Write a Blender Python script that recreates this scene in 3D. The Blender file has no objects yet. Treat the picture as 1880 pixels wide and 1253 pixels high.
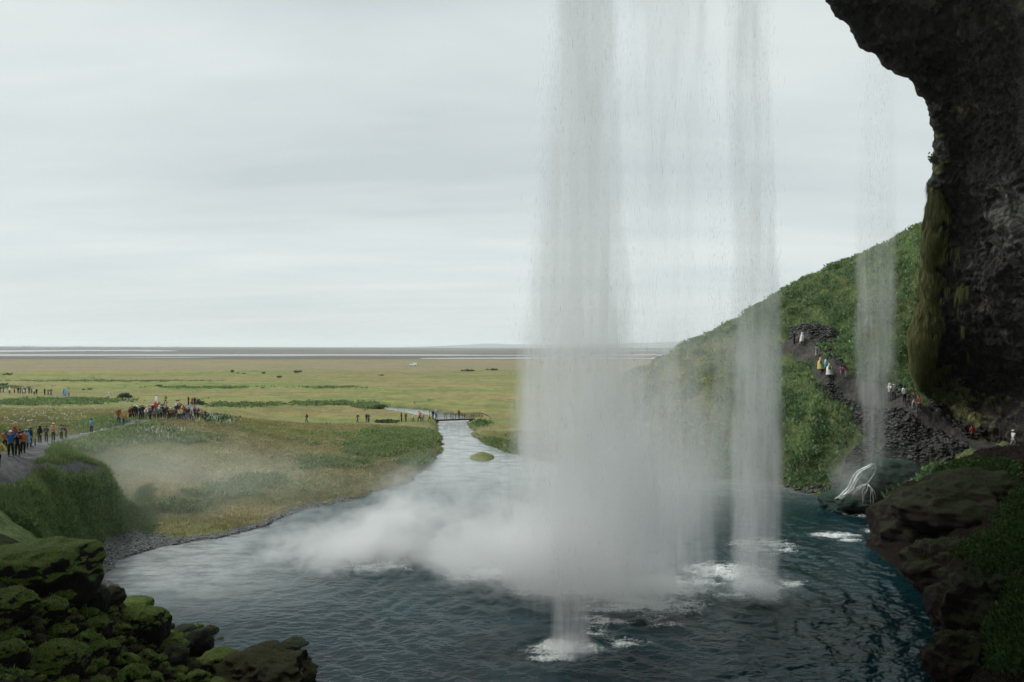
DBG = 0
import bpy, bmesh, math, random
import numpy as np
from mathutils import Vector, Matrix, Euler

SC = bpy.context.scene
COL = SC.collection
random.seed(7); RNG = np.random.default_rng(7)
F = 1253.0; U0 = 940.0; V0 = 638.0; CH = 15.0      # focal length in photo pixels, vertical line ahead, horizon row, eye height

# ------------------------------------------------------------------ camera, sky, sun, exposure
cam = bpy.data.cameras.new('camera'); co = bpy.data.objects.new('camera', cam); COL.objects.link(co)
cam.sensor_width = 36; cam.lens = 36 * F / 1880; cam.clip_start = 0.2; cam.clip_end = 60000
co.location = (0, 0, CH); co.rotation_euler = (math.radians(90), 0, 0); cam.shift_y = 11.5 / 1880
SC.camera = co
SC.view_settings.view_transform = 'Standard'; SC.view_settings.look = 'None'
SC.view_settings.exposure = 0.16; SC.view_settings.gamma = 1.0
SC.cycles.use_denoising = True
SC.cycles.max_bounces = 9; SC.cycles.diffuse_bounces = 2; SC.cycles.glossy_bounces = 2; SC.cycles.transparent_max_bounces = 24
SC.cycles.volume_bounces = 7; SC.cycles.volume_step_rate = 1.0; SC.cycles.volume_max_steps = 256
SC.cycles.use_adaptive_sampling = True; SC.cycles.adaptive_threshold = 0.035
SUN_EL, SUN_AZ = math.radians(50), math.radians(-80)     # behind the cloud, high on the left

def link_nodes(nt, *prs):
    for a, b in prs: nt.links.new(a, b)
def N(nt, t, **kw):
    n = nt.nodes.new(t)
    for k, v in kw.items():
        if isinstance(k, str) and k.startswith('i_'): n.inputs[k[2:].replace('_', ' ')].default_value = v
        else: setattr(n, k, v)
    return n
def mathn(nt, op, a, b=None, c=None, clamp=False):
    n = nt.nodes.new('ShaderNodeMath'); n.operation = op; n.use_clamp = clamp
    for i, v in enumerate((a, b, c)):
        if v is None: continue
        if isinstance(v, (int, float)): n.inputs[i].default_value = v
        else: nt.links.new(v, n.inputs[i])
    return n.outputs[0]
def noise(nt, vec, scale, detail=4, rough=.55, dist=0.0):
    n = nt.nodes.new('ShaderNodeTexNoise'); n.inputs['Scale'].default_value = scale; n.inputs['Detail'].default_value = detail
    n.inputs['Roughness'].default_value = rough; n.inputs['Distortion'].default_value = dist
    if vec is not None: nt.links.new(vec, n.inputs['Vector'])
    return n.outputs['Fac']
def mapping(nt, vec, scale=(1, 1, 1), loc=(0, 0, 0)):
    n = nt.nodes.new('ShaderNodeMapping'); n.inputs['Scale'].default_value = scale; n.inputs['Location'].default_value = loc
    nt.links.new(vec, n.inputs['Vector']); return n.outputs[0]
def ramp(nt, fac, stops, interp='LINEAR'):
    n = nt.nodes.new('ShaderNodeValToRGB'); n.color_ramp.interpolation = interp
    cr = n.color_ramp
    while len(cr.elements) < len(stops): cr.elements.new(0.5)
    for e, (p, c) in zip(cr.elements, stops):
        e.position = p; e.color = (c, c, c, 1) if isinstance(c, (int, float)) else (*c, 1)
    nt.links.new(fac, n.inputs[0]); return n.outputs[0]
def mixc(nt, fac, a, b, mode='MIX'):
    n = nt.nodes.new('ShaderNodeMix'); n.data_type = 'RGBA'; n.blend_type = mode
    for s, v in ((0, fac), (6, a), (7, b)):
        if isinstance(v, (int, float)): n.inputs[s].default_value = v
        elif isinstance(v, tuple): n.inputs[s].default_value = (*v, 1) if len(v) == 3 else v
        else: nt.links.new(v, n.inputs[s])
    return n.outputs[2]
def new_mat(name):
    m = bpy.data.materials.new(name); m.use_nodes = True
    nt = m.node_tree; bs = nt.nodes['Principled BSDF']; return m, nt, bs

W = bpy.data.worlds.new('World'); SC.world = W; W.use_nodes = True
nt = W.node_tree; bg = nt.nodes['Background']
sky = N(nt, 'ShaderNodeTexSky', sky_type='NISHITA', sun_disc=False, sun_elevation=SUN_EL, sun_rotation=SUN_AZ)
sky.air_density = 1.0; sky.dust_density = 2.0
tc = N(nt, 'ShaderNodeTexCoord'); sep = N(nt, 'ShaderNodeSeparateXYZ'); nt.links.new(tc.outputs['Generated'], sep.inputs[0])
# stratus deck: project the view direction on a flat layer so that the bands close up towards the horizon
zz = mathn(nt, 'ADD', mathn(nt, 'MAXIMUM', sep.outputs[2], 0.0), 0.10)
cx = mathn(nt, 'DIVIDE', sep.outputs[0], zz); cy = mathn(nt, 'DIVIDE', sep.outputs[1], zz)
cmb = N(nt, 'ShaderNodeCombineXYZ'); link_nodes(nt, (cx, cmb.inputs[0]), (cy, cmb.inputs[1]))
n1 = noise(nt, mapping(nt, cmb.outputs[0], (.42, 1.0, 1), (3.1, 1.7, 0)), 0.8, 6, .5, .35)
n2 = noise(nt, mapping(nt, cmb.outputs[0], (.35, 1.3, 1), (9.1, 4.2, 0)), 2.2, 5, .5, .3)
nn = mathn(nt, 'ADD', mathn(nt, 'MULTIPLY', n1, .72), mathn(nt, 'MULTIPLY', n2, .28))
cloud = ramp(nt, nn, [(.34, (.53, .59, .60)), (.50, (.63, .69, .688)), (.62, (.72, .765, .752))])
low = ramp(nt, sep.outputs[2], [(0.0, .75), (.05, .45), (.22, 0)])
cloud = mixc(nt, low, cloud, (.66, .725, .72))
# an overcast deck is brighter overhead than at the horizon
el = ramp(nt, sep.outputs[2], [(0.0, .96), (.10, 1.0), (.52, 1.0), (1.0, 3.0)])
cl = mixc(nt, 1.0, cloud, el, 'MULTIPLY')
vs = N(nt, 'ShaderNodeVectorMath', operation='SCALE'); vs.inputs['Scale'].default_value = 10.0   # the Background runs at 0.1
nt.links.new(cl, vs.inputs[0])
mx = mixc(nt, .94, sky.outputs[0], vs.outputs[0]); nt.links.new(mx, bg.inputs[0]); bg.inputs[1].default_value = 0.1

sun = bpy.data.lights.new('sun', 'SUN'); so = bpy.data.objects.new('sun', sun); COL.objects.link(so)
sun.energy = 2.2; sun.angle = math.radians(25); sun.color = (1, .97, .92)
sd = Vector((math.sin(SUN_AZ) * math.cos(SUN_EL), math.cos(SUN_AZ) * math.cos(SUN_EL), math.sin(SUN_EL)))
so.rotation_euler = sd.to_track_quat('Z', 'Y').to_euler(); so.location = (0, 60, 90)

# ------------------------------------------------------------------ numeric helpers
def _h(ix, iy, iz, s):
    h = (ix.astype(np.int64) * 374761393 + iy.astype(np.int64) * 668265263 + iz.astype(np.int64) * 2147483647 + s * 974634777) & 0xffffffff
    h = ((h ^ (h >> 13)) * 1274126177) & 0xffffffff
    h = h ^ (h >> 16)
    return (h & 0xffff) / 32767.5 - 1.0
def vnoise(x, y, z=None, s=0):
    x = np.asarray(x, float); y = np.asarray(y, float)
    ix = np.floor(x); iy = np.floor(y); fx = x - ix; fy = y - iy
    fx = fx * fx * (3 - 2 * fx); fy = fy * fy * (3 - 2 * fy); ix = ix.astype(np.int64); iy = iy.astype(np.int64)
    if z is None:
        o = np.zeros_like(ix)
        a = _h(ix, iy, o, s); b = _h(ix + 1, iy, o, s); c = _h(ix, iy + 1, o, s); d = _h(ix + 1, iy + 1, o, s)
        return (a * (1 - fx) + b * fx) * (1 - fy) + (c * (1 - fx) + d * fx) * fy
    z = np.asarray(z, float); iz = np.floor(z); fz = z - iz; fz = fz * fz * (3 - 2 * fz); iz = iz.astype(np.int64)
    r = 0
    for dz, wz in ((0, 1 - fz), (1, fz)):
        a = _h(ix, iy, iz + dz, s); b = _h(ix + 1, iy, iz + dz, s); c = _h(ix, iy + 1, iz + dz, s); d = _h(ix + 1, iy + 1, iz + dz, s)
        r = r + ((a * (1 - fx) + b * fx) * (1 - fy) + (c * (1 - fx) + d * fx) * fy) * wz
    return r
def fbm(x, y, z=None, f=1.0, o=4, s=0, g=.5, ridge=False):
    r = 0; a = 1.0; t = 0
    for i in range(o):
        v = vnoise(x * f, y * f, None if z is None else z * f, s + i * 17)
        if ridge: v = 1 - 2 * np.abs(v)
        r = r + v * a; t += a; a *= g; f *= 2.03
    return r / t
def sstep(a, b, x):
    t = np.clip((x - a) / (b - a), 0, 1); return t * t * (3 - 2 * t)
def wx(u, d): return (u - U0) / F * d
def wz(v, d): return CH - (v - V0) / F * d
def seg_dist(X, Y, poly, closed=False):
    """distance to a polyline, and inside test when closed"""
    best = np.full(X.shape, 1e18); ins = np.zeros(X.shape, bool); n = len(poly)
    for i in range(n if closed else n - 1):
        (ax, ay), (bx, by) = poly[i][:2], poly[(i + 1) % n][:2]
        dx, dy = bx - ax, by - ay; L = dx * dx + dy * dy + 1e-12
        t = np.clip(((X - ax) * dx + (Y - ay) * dy) / L, 0, 1)
        best = np.minimum(best, (X - ax - t * dx) ** 2 + (Y - ay - t * dy) ** 2)
        if closed:
            c = ((ay > Y) != (by > Y)) & (X < (bx - ax) * (Y - ay) / (by - ay + 1e-12) + ax)
            ins ^= c
    d = np.sqrt(best)
    return (d, ins) if closed else d
def add_mesh(name, verts, faces, mat=None, smooth=True, parent=None, loops_col=None, label=None, cat=None, kind=None, group=None):
    me = bpy.data.meshes.new(name)
    verts = np.asarray(verts, np.float32); faces = np.asarray(faces, np.int32)
    k = faces.shape[1]
    me.vertices.add(len(verts)); me.vertices.foreach_set('co', verts.ravel())
    me.loops.add(faces.size); me.loops.foreach_set('vertex_index', faces.ravel())
    me.polygons.add(len(faces)); me.polygons.foreach_set('loop_start', np.arange(0, faces.size, k, dtype=np.int32))
    if smooth: me.polygons.foreach_set('use_smooth', np.ones(len(faces), bool))
    me.update(calc_edges=True)
    if loops_col is not None:
        a = me.color_attributes.new('tint', 'FLOAT_COLOR', 'POINT')
        c = np.ones((len(verts), 4), np.float32); c[:, :loops_col.shape[1]] = loops_col; a.data.foreach_set('color', c.ravel())
    if mat: me.materials.append(mat)
    o = bpy.data.objects.new(name, me); COL.objects.link(o)
    if parent: o.parent = parent
    return tag(o, label, cat, kind, group)
def tag(o, label=None, cat=None, kind=None, group=None):
    if label: o['label'] = label
    if cat: o['category'] = cat
    if kind: o['kind'] = kind
    if group: o['group'] = group
    return o

# ------------------------------------------------------------------ terrain control points (photo column, photo row, metres ahead)
CP = [
 # plain
 *[(u, None, 260, 1.0) for u in range(-400, 1300, 300)], *[(u, None, 205, 1.2) for u in range(-400, 1300, 300)],
 (10,725,170),(120,727,165),(200,735,160),(290,741,140),(350,745,135),(-200,725,165),(-400,720,150),(480,745,150),
 (565,776,132),(660,776,130),(737,775,130),(790,773,132),(806,770,135),(890,770,135),
 (240,770,92),(300,769,93),(370,768,93),(410,775,95),(225,780,87),(168,796,80),(120,806,71),(98,810,66),(73,814,63),(57,821,57),
 (19,837,46),(-10,862,41),(40,831,50),(-100,860,44),(-300,800,60),
 (100,780,85),(100,760,105),(20,770,90),(200,755,115),(0,745,130),(-200,760,90),
 (250,800,78),(330,795,82),(200,820,71.6),(130,830,58),(170,853,54),
 (450,800,88),(400,850,74),(300,850,70),(260,900,60),(300,950,57),(300,980,53),(400,900,66),(400,960,57),(500,850,78),(500,900,69.5),(500,935,62.5),(600,800,100),(600,850,80),
 (600,900,69.5),(700,850,85),(750,800,105),(790,830,92),(700,780,120),(350,980,53.5),(250,1000,50.5),
 # grassy mound at the left
 (100,872,46),(100,930,44.5),(100,980,42),(0,900,40),(0,960,36.5),(180,930,50),(200,960,51),(222,940,53.5),(240,930,60),(205,880,53.5),(217,872,65),(190,850,64),(110,842,54),
 (60,858,46),(150,855,51),(160,1008,46),(172,1022,46.5),(215,1012,50),(-200,900,38),(130,1030,42),
 # boulder slope, near left
 (0,1060,26),(100,1100,27),(0,1150,22),(0,1253,18.5),(150,1150,26),(150,1253,22),(250,1130,31),(250,1200,28),(300,1253,26),(350,1200,30.5),
 (450,1253,29.5),(560,1253,30),(130,1060,36),(0,1010,31),(-200,1100,24),(-300,1253,18),(-400,None,14,8),(0,None,14,8),(400,None,14,6),(940,None,14,0),
 # far shore of the pool, hill on the right
 (1000,850,89,.3),(1150,866,85,.3),(1250,884,78,.3),(1430,893,75,.3),(1500,910,70,.3),
 (1250,850,86),(1300,840,88),(1150,800,105),(1050,780,125),(950,770,138),(1100,740,160),
 (1230,750,97),(1230,690,108),(1230,652,116),(1250,None,135,12),(1250,None,160,6),(1250,None,200,3),(1150,700,113),(1100,735,120),
 (1300,622,112),(1300,700,100),(1300,780,92),(1360,598,108),(1400,572,104),(1440,555,100),(1440,590,97),(1440,640,92),
 (1560,540,95),(1550,534,97),(1600,508,95),(1650,480,93),(1700,442,91),(1800,370,89),
 (1400,None,130,19),(1500,None,130,22),(1700,None,130,31),(1900,None,130,36),(2100,None,120,38),
 (1400,None,200,6),(1600,None,200,16),(1900,None,200,30),(2200,None,200,34),(1400,None,300,2),(1800,None,300,8),(2200,None,300,12),
 (1500,610,92),(1490,594,91),(1480,636,89.5),(1510,660,84),(1520,690,79),(1545,696,78),(1600,720,74),(1640,735,71),(1665,748,69),(1690,753,68),
 (1450,700,84),(1450,780,80),(1450,850,76),(1540,780,75),(1540,850,72),(1560,912,68),(1620,800,68),(1620,850,65),(1605,900,65),(1690,800,66),
 (1690,850,63),(1720,870,60),(1785,809,65),(1862,824,60),(1820,815,62),(1930,835,55),(1640,650,80),(1640,560,88),(1750,700,80),(1900,700,90),(2100,700,90),
 # dark ledge, near right
 (1640,905,55),(1600,955,54),(1700,880,55),(1780,850,54),(1880,828,53),(1650,925,62,.3),(1600,1000,51.5),(1650,1000,49),(1700,1000,46),(1700,950,50),
 (1760,950,47),(1780,1050,38),(1780,1150,34),(1780,1253,29),(1880,1000,38),(1880,1100,31),(1880,1253,24),(2000,1100,26),(2000,900,42),(2200,1000,30),(2200,None,14,9),(1800,None,14,6),
]
cu = np.array([c[0] for c in CP], float); cd = np.array([c[2] for c in CP], float)
cz = np.array([c[3] if len(c) > 3 else wz(c[1], c[2]) for c in CP], float)
K = 5.0
PX = (cu - U0) / F * K; PY = np.log(cd) * K
def _tk(r2): return np.where(r2 > 1e-12, r2 * np.log(r2 + 1e-12), 0)
n = len(CP)
A = np.zeros((n + 3, n + 3)); A[:n, :n] = _tk((PX[:, None] - PX) ** 2 + (PY[:, None] - PY) ** 2) + np.eye(n) * 2e-3
A[:n, n] = 1; A[:n, n + 1] = PX; A[:n, n + 2] = PY; A[n:, :n] = A[:n, n:].T
TW = np.linalg.solve(A, np.concatenate([cz, [0, 0, 0]]))
def tps(u, d):
    x = (u - U0) / F * K; y = np.log(d) * K; r = TW[n] + TW[n + 1] * x + TW[n + 2] * y
    for i in range(n): r = r + TW[i] * _tk((x - PX[i]) ** 2 + (y - PY[i]) ** 2)
    return r

def P0(u, v, z=0.0):
    d = (CH - z) * F / (v - V0); return (wx(u, d), d)
POOL = [P0(*p) for p in [(400,1500),(420,1260),(345,1165),(250,1115),(192,1065),(218,1030),(300,1003),(400,987),(500,962),(560,937),(620,923),(700,905),(755,881),
  (790,851),(815,826),(805,800),(806,775),(797,769),(770,766),(730,760),(690,754),(700,747),(760,751),(800,757),(850,764),(862,773),(868,800),(890,818),(935,832),
  (1000,846),(1150,864),(1250,880),(1330,884),(1430,890),(1500,912),(1530,940),(1560,948),(1610,936),(1640,930),(1655,938),(1600,962),(1590,1000),(1640,1040),(1690,1090),
  (1715,1150),(1722,1200),(1716,1260),(1690,1500)]]

# row and column positions of the ground sheet
D = np.concatenate([1 / np.linspace(1 / 14, 1 / 30000, 640), np.arange(56, 118, .26)]); D = np.unique(np.round(D, 3)); D.sort()
U = np.arange(-420, 2260, 2.3)
UU, DD = np.meshgrid(U, D); XX = wx(UU, DD); YY = DD.copy()
near = D < 420
Z = np.full(UU.shape, 0.9)
Z[near] = tps(UU[near], DD[near])
far = sstep(230, 330, DD) * (1 - sstep(1150, 1350, UU)) + sstep(320, 415, DD) * sstep(1150, 1350, UU)
Z = Z * (1 - far) + (0.9) * far
plain_h = fbm(XX, YY, f=1 / 60, o=4, s=3)
Z += 0.5 * plain_h * sstep(180, 400, DD) * (1 - sstep(800, 860, DD))
# braided river flats: gravel bars rise out of one sheet of water at 0.35
flat = sstep(820, 860, DD)
bars = -fbm(XX / 1500 + .6 * fbm(XX, YY, f=1 / 900, o=3, s=12), CH * F / DD / 3.4, f=1.0, o=4, s=11, g=.5) * 1.9
bars = bars + .9 * (1 - sstep(860, 1060, DD)) * (1 - sstep(450, 900, UU)) + .8 * sstep(3600, 4600, DD) + .12
Z = Z * (1 - flat) + flat * (0.35 + np.clip(bars, -.8, .8) * .5)
farland = sstep(4700, 5000, DD)
Z = Z + farland * 3.0
Z += farland * np.clip(fbm(UU, DD * 0, f=1 / 90, o=4, s=5), 0, 1) * 4 
Z += farland * sstep(5600, 9500, DD) * np.clip(15 + (5.2 - .0078 * np.clip(UU, -500, 1600)) / F * 9500, 2, 90)
Z0 = Z.copy()
MID = DD < 420
x_, y_ = XX[MID], YY[MID]
pd, pin = seg_dist(x_, y_, POOL, True)
PD = np.full(UU.shape, 1e3); PD[MID] = np.where(pin, -pd, pd)
def path_w(pts): return [P0h(u, v) for u, v in pts]
def hit(u, v, dmin=16, dmax=400, field=None):
    """first point of the ground seen along a photo pixel"""
    ds = D[(D > dmin) & (D < dmax)]; zz_ = zlook(np.full(ds.shape, float(u)), ds); zr = CH - (v - V0) / F * ds
    k = np.nonzero(zz_ >= zr)[0]
    if len(k) == 0: return dmax
    i = k[0]
    if i == 0: return ds[0]
    a = zr[i - 1] - zz_[i - 1]; b = zz_[i] - zr[i]
    return ds[i - 1] + (ds[i] - ds[i - 1]) * a / (a + b + 1e-9)
def zlook(u, d):
    u = np.asarray(u, float); d = np.asarray(d, float)
    fu = np.clip((u - U[0]) / (U[1] - U[0]), 0, len(U) - 1.001); iu = fu.astype(int); fu = fu - iu
    j = np.clip(np.searchsorted(D, d) - 1, 0, len(D) - 2); fd = np.clip((d - D[j]) / (D[j + 1] - D[j]), 0, 1)
    return (Z[j, iu] * (1 - fu) + Z[j, iu + 1] * fu) * (1 - fd) + (Z[j + 1, iu] * (1 - fu) + Z[j + 1, iu + 1] * fu) * fd
def zxy(x, y): return zlook(U0 + F * np.asarray(x) / np.asarray(y), y)

# basin and banks
wb = 1.6 + 2.4 * (1 - sstep(300, 700, UU)) * (1 - sstep(80, 110, DD))
PDn = PD + (fbm(XX, YY, f=.35, o=3, s=21) * .9 + fbm(XX, YY, f=1.6, o=2, s=22) * .25) * sstep(0, 40, 200 - DD) * (1 - .6 * sstep(1450, 1600, UU))
Z = np.where((PD > 1.5) & (DD > 60) & (DD < 400), np.maximum(Z, .35), Z)
Z = np.where(PDn < 0, np.maximum(-2.2, -.04 + PDn * .22), Z * sstep(0, wb, PDn) + .03 * (1 - sstep(0, wb, PDn)) + .12 * sstep(0, .6, PDn))
islet = np.exp(-(((XX - P0(885, 840)[0]) / 1.6) ** 2 + ((YY - P0(885, 840)[1]) / 3.2) ** 2))
Z = np.maximum(Z, np.where(islet > .3, (islet - .3) * 1.0, -9))

def pw(pts, dmin=30): return [(wx(u, hit(u, v, dmin)), hit(u, v, dmin)) for u, v in pts]
PATH = pw([(-90,858),(-20,858),(20,842),(45,830),(73,815),(98,810),(120,806),(168,797),(225,781),(262,772),(300,768),(345,767),(366,757),(350,746),(290,741),(200,734),(120,727),(60,723),(0,720),(-60,718)])
PATHB = pw([(-90,862),(-20,860),(30,856),(90,852),(150,852),(172,855)], 30)
TRAIL = pw([(390,772),(470,778),(565,777),(660,777),(737,776),(806,771)], 60) + pw([(892,769),(960,762)], 60)
TRAILR = pw([(1440,636),(1475,636),(1505,655),(1520,684),(1548,697),(1600,720),(1640,735),(1690,753),(1735,785),(1785,810),(1862,825),(1930,838)], 45)
def mdist(poly):
    r = np.full(UU.shape, 1e3); r[MID] = seg_dist(x_, y_, poly); return r
pa = mdist(PATH); pb = mdist(PATHB); pt = mdist(TRAIL); pr = mdist(TRAILR)
wpath = .95 + .25 * (1 - sstep(48, 60, DD))
jit = fbm(XX, YY, f=.8, o=3, s=31) * .35
mpath = 1 - sstep(0, .35, np.minimum(pa - wpath, pb - .22) + jit * .4)
if DBG:
    for uu in (20,60,90,130,170,210,300): print('PROF',uu,[(dd,round(float(zlook(uu,dd)),1)) for dd in (26,30,34,38,40,42,44,46,50,55,60,70,80,90)])
mtrail = (1 - sstep(0, .5, pt - .5 + jit)) * .6
mtrailr = 1 - sstep(0, .6, pr - .7 + jit)
far_side = (DD > np.interp(XX, [p[0] for p in PATH[:10]], [p[1] for p in PATH[:10]]))
# ------------------------------------------------------------------ what grows or lies where
VV = V0 + F * (CH - Z) / DD
hillm = sstep(1120, 1200, UU) * sstep(0.15, .6, Z) * (1 - sstep(260, 330, DD)) * MID
ledge = (UU > 1560) & (DD < 56.5 + sstep(1700, 1900, UU) * 3) & (Z > -.5)
def blob(u, v, ru, rv, dr=None):
    m = np.exp(-(((UU - u) / ru) ** 2 + ((VV - v) / rv) ** 2))
    if dr: m = m * ((DD > dr[0]) & (DD < dr[1]))
    return m
wn = fbm(XX, YY, f=.22, o=4, s=41); wn2 = fbm(XX, YY, f=.9, o=4, s=42); wn3 = fbm(XX, YY, f=3.1, o=3, s=43)
wnf = fbm(XX / 3.0, YY, f=1 / 28, o=4, s=44)
lush = np.zeros(UU.shape)
for b in [(225,800,85,18,(50,105)),(150,815,50,12,(50,105)),(290,800,60,10,(50,105)),(340,805,60,10,(50,105)),(720,805,70,18,(60,115)),(770,800,50,22,(60,115)),(680,825,70,16,(60,115)),(610,850,60,12,(50,115)),
          (780,845,40,12,(50,115)),(480,885,50,12,(40,110)),(400,905,60,12,(40,100)),(330,930,60,12,(40,100)),(600,742,120,3.5,(90,300)),(470,745,60,3.5,(90,300)),(680,747,40,5,(90,300)),
          (900,815,30,10,(60,150)),(950,825,50,10,(60,150)),(880,780,20,5,(60,150)),(380,712,110,2.2,(120,500)),(200,700,200,2.0,(120,500)),(0,712,60,2.5,(100,500)),(600,712,60,2,(120,500)),
          (440,745,70,4,(90,300)),(130,736,120,3,(90,300)),(60,741,120,4,(90,200)),(190,778,60,8,(60,200))]:
    lush = np.maximum(lush, blob(*b))
lush = np.maximum(lush, (DD < 57) * (UU < 262) * sstep(862, 885, VV) * .95)                   # mound and its foot
lush = np.maximum(lush, (UU < 420) * sstep(930, 985, VV) * (DD < 60) * .6)
lushm = sstep(.28, .85, lush + .5 * wn2 + .25 * wn + .15 * wn3)
rockm = np.zeros(UU.shape)      # bare rock and scree on the right hill
for b in [(1490,615,60,26,(80,96)),(1530,680,40,28,(70,90)),(1560,720,60,40,(60,84)),(1620,760,80,60,(58,80)),(1680,800,90,70,(55,80)),(1600,850,90,50,(55,76)),(1740,780,80,60,(50,90)),
          (1500,900,70,14,(60,80)),(1560,900,60,30,(55,80))]:
    rockm = np.maximum(rockm, blob(*b))
rockm = np.maximum(rockm, mtrailr * .9)
for b in [(1500,790,60,60,(70,100)),(1460,830,60,30,(70,100)),(1590,640,35,50,(75,110))]: rockm = rockm * (1 - .75 * blob(*b))
rockm = sstep(.40, .62, rockm + .22 * wn2 + .10 * wn) * hillm
# relief: tussocks, screes, herb hummocks
tuss = fbm(XX, YY, f=.55, o=4, s=51); ridge = fbm(XX + YY * .3, YY, f=.16, o=4, s=52, ridge=True)
keep = 1 - np.maximum(mpath, mtrail * .8)
land = sstep(.0, 1.2, PDn)
dz = .07 * wn3 + .12 * tuss * (1 + 2 * lushm * (DD < 110)) + .18 * np.clip(wn2, 0, 1) * lushm * (DD < 200)
hm = hillm * (1 - rockm) * (1 - ledge)
dz = dz + hm * (1.15 * ridge + .7 * tuss + .2 * wn2 + .8 * fbm(XX, YY, f=.09, o=3, s=57)) * (1 - mtrailr) + rockm * (.35 * fbm(XX, YY, f=.5, o=5, s=53, ridge=True, g=.6) + .28 * vnoise(XX * 2.2, YY * 2.2, s=54) * (1 - mtrailr))
dz = np.where(ledge, .55 * fbm(XX, YY, f=.30, o=5, s=55, ridge=True, g=.6) + .20 * wn3 + .5 * fbm(XX, YY, f=.13, o=3, s=56), dz)
gap = sstep(0, 3, np.minimum(np.abs(UU - 2400), 1e9))
Z = Z + dz * land * keep * (DD < 420) - hm * .7 * (DD < 420)
Z = Z - .06 * mpath * (DD < 200)
VV = V0 + F * (CH - Z) / DD
def lay(c, m, col): return c * (1 - m[..., None]) + np.array(col) * m[..., None]
C = np.zeros(UU.shape + (3,)) + np.array((.138, .134, .048))
long_ = fbm(XX / 6, YY, f=1 / 9, o=4, s=47)
C = lay(C, sstep(-.3, .5, wn + .5 * wnf), (.088, .104, .036))
C = lay(C, sstep(.0, .5, long_) * .6, (.105, .085, .045)); C = lay(C, sstep(.05, .45, -long_) * .6, (.085, .11, .035))
C = lay(C, sstep(.15, .6, wnf + .2 * wn2) * .7, (.155, .130, .060))
C = lay(C, sstep(.1, .7, wn3 + .4 * wn2) * .35, (.17, .15, .07))
# distance bands of the plain: green meadow, then brown heath
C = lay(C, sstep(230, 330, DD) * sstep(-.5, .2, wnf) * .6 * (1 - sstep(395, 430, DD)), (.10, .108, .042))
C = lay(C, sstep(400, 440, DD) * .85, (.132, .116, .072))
C = lay(C, blob(420, 672, 60, 2.5) * .7, (.13, .14, .05))
pale = np.maximum(blob(440, 870, 140, 30, (50, 100)), blob(520, 940, 160, 18, (40, 80))); pale = np.maximum(pale, blob(300, 890, 60, 30, (45, 90)))
C = lay(C, np.clip(pale * .75, 0, 1), (.235, .205, .115))
C = lay(C, blob(560, 760, 260, 7, (90, 160)) * .6, (.15, .115, .05))
lcol = np.array((.078, .112, .038)) * (1 + .35 * wn3[..., None] + .2 * wn2[..., None])
C = C * (1 - lushm[..., None]) + lcol * lushm[..., None]
C = lay(C, hm * .9, (.12, .165, .075)); C = lay(C, hm * sstep(-.1, .5, wn2 + wn) * .8, (.09, .145, .055)); C = lay(C, hm * sstep(.3, .8, ridge + .2 * wn2) * .6, (.135, .145, .065))  # muted, bluish greens put part of the haze into the hill colour
C = lay(C, hm * (1 - sstep(1250, 1400, UU)) * .8, (.20, .19, .08))  # lighter yellow towards the left: sunlight painted on the slope
rk = np.zeros(UU.shape + (3,)) + np.array((.045, .046, .044)); rk = lay(rk, sstep(.1, .8, wn3) * .8, (.11, .112, .105)); rk = lay(rk, sstep(.1, .5, wn2) * .5, (.030, .042, .022))
C = C * (1 - rockm[..., None]) + rk * rockm[..., None]
C = lay(C, mtrailr * hillm, (.060, .058, .054))
# wet mossy ledge, its browns also darkened to stand in for overhang shade
lg = np.zeros(UU.shape + (3,)) + np.array((.012, .009, .007)); lg = lay(lg, sstep(-.1, .6, wn3) * .6, (.024, .018, .012))
moss = np.maximum.reduce([blob(1800, 862, 90, 22), blob(1740, 890, 50, 16), blob(1860, 1050, 80, 90) * 1.0, blob(1900, 950, 80, 60), blob(1870, 1180, 60, 60), blob(1790, 1010, 60, 26) * .7, blob(1660, 905, 40, 10) * .7])
lg = lay(lg, sstep(.35, .65, moss + .25 * wn2 + .15 * wn3), (.045, .080, .018))
C = np.where(ledge[..., None], lg, C)
# gravel beaches, banks
wsh = 1 - sstep(250, 330, UU)
beach = (Z < 1.1) * (1 - sstep(.5 + 1.7 * wsh, 1.3 + 3.3 * wsh, PDn + .6 * wn2)) * (UU < 640) * (DD < 75) * (DD > 32)
C = lay(C, beach, (.16, .17, .168)); C = lay(C, beach * sstep(.1, .6, wn3), (.09, .095, .095))
bank = (1 - sstep(.2, .8, PDn)) * (DD < 300) * (UU > 560) * (1 - ledge)
C = lay(C, bank * .8, (.07, .065, .035))
C = lay(C, 1 - sstep(-.5, .1, PDn), (.05, .055, .05)); C = lay(C, (islet > .3) * 1.0, (.11, .12, .04))
C = lay(C, mpath, (.105, .106, .108)); C = lay(C, mpath * sstep(0, .6, wn2) * .5, (.15, .15, .148))
edge = (np.abs(pa - wpath - .12) < .10) & (DD > 52) & (DD < 84) & far_side; C[edge] = (.30, .29, .27)
C = lay(C, mtrail, (.115, .085, .045))
mb = (UU < 420) & (DD < 34); C[mb] = np.array((.018, .028, .008)) * (1 + .4 * wn3[mb][:, None])
mound_rock = blob(160, 875, 14, 16, (45, 57)) * .8; C = lay(C, mound_rock, (.05, .05, .05))
fl = sstep(800, 835, DD) * (1 - farland); C = lay(C, fl, (.085, .085, .082)); C = lay(C, fl * sstep(0, .7, bars), (.12, .118, .11))
C = lay(C, farland, (.095, .105, .085)); C = lay(C, farland * sstep(-.1, .3, fbm(UU, DD * .004, f=1 / 40, o=4, s=61)) * sstep(60, 130, UU) * (1 - sstep(300, 500, UU)) * .8, (.04, .065, .05))
C = np.where(((hillm < .5) & (DD < 760) & (PDn > .5) & (mpath < .3) & ~ledge & ~mb & (beach < .4))[..., None], C * (1.20, 1.20, 1.32), C)
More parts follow.
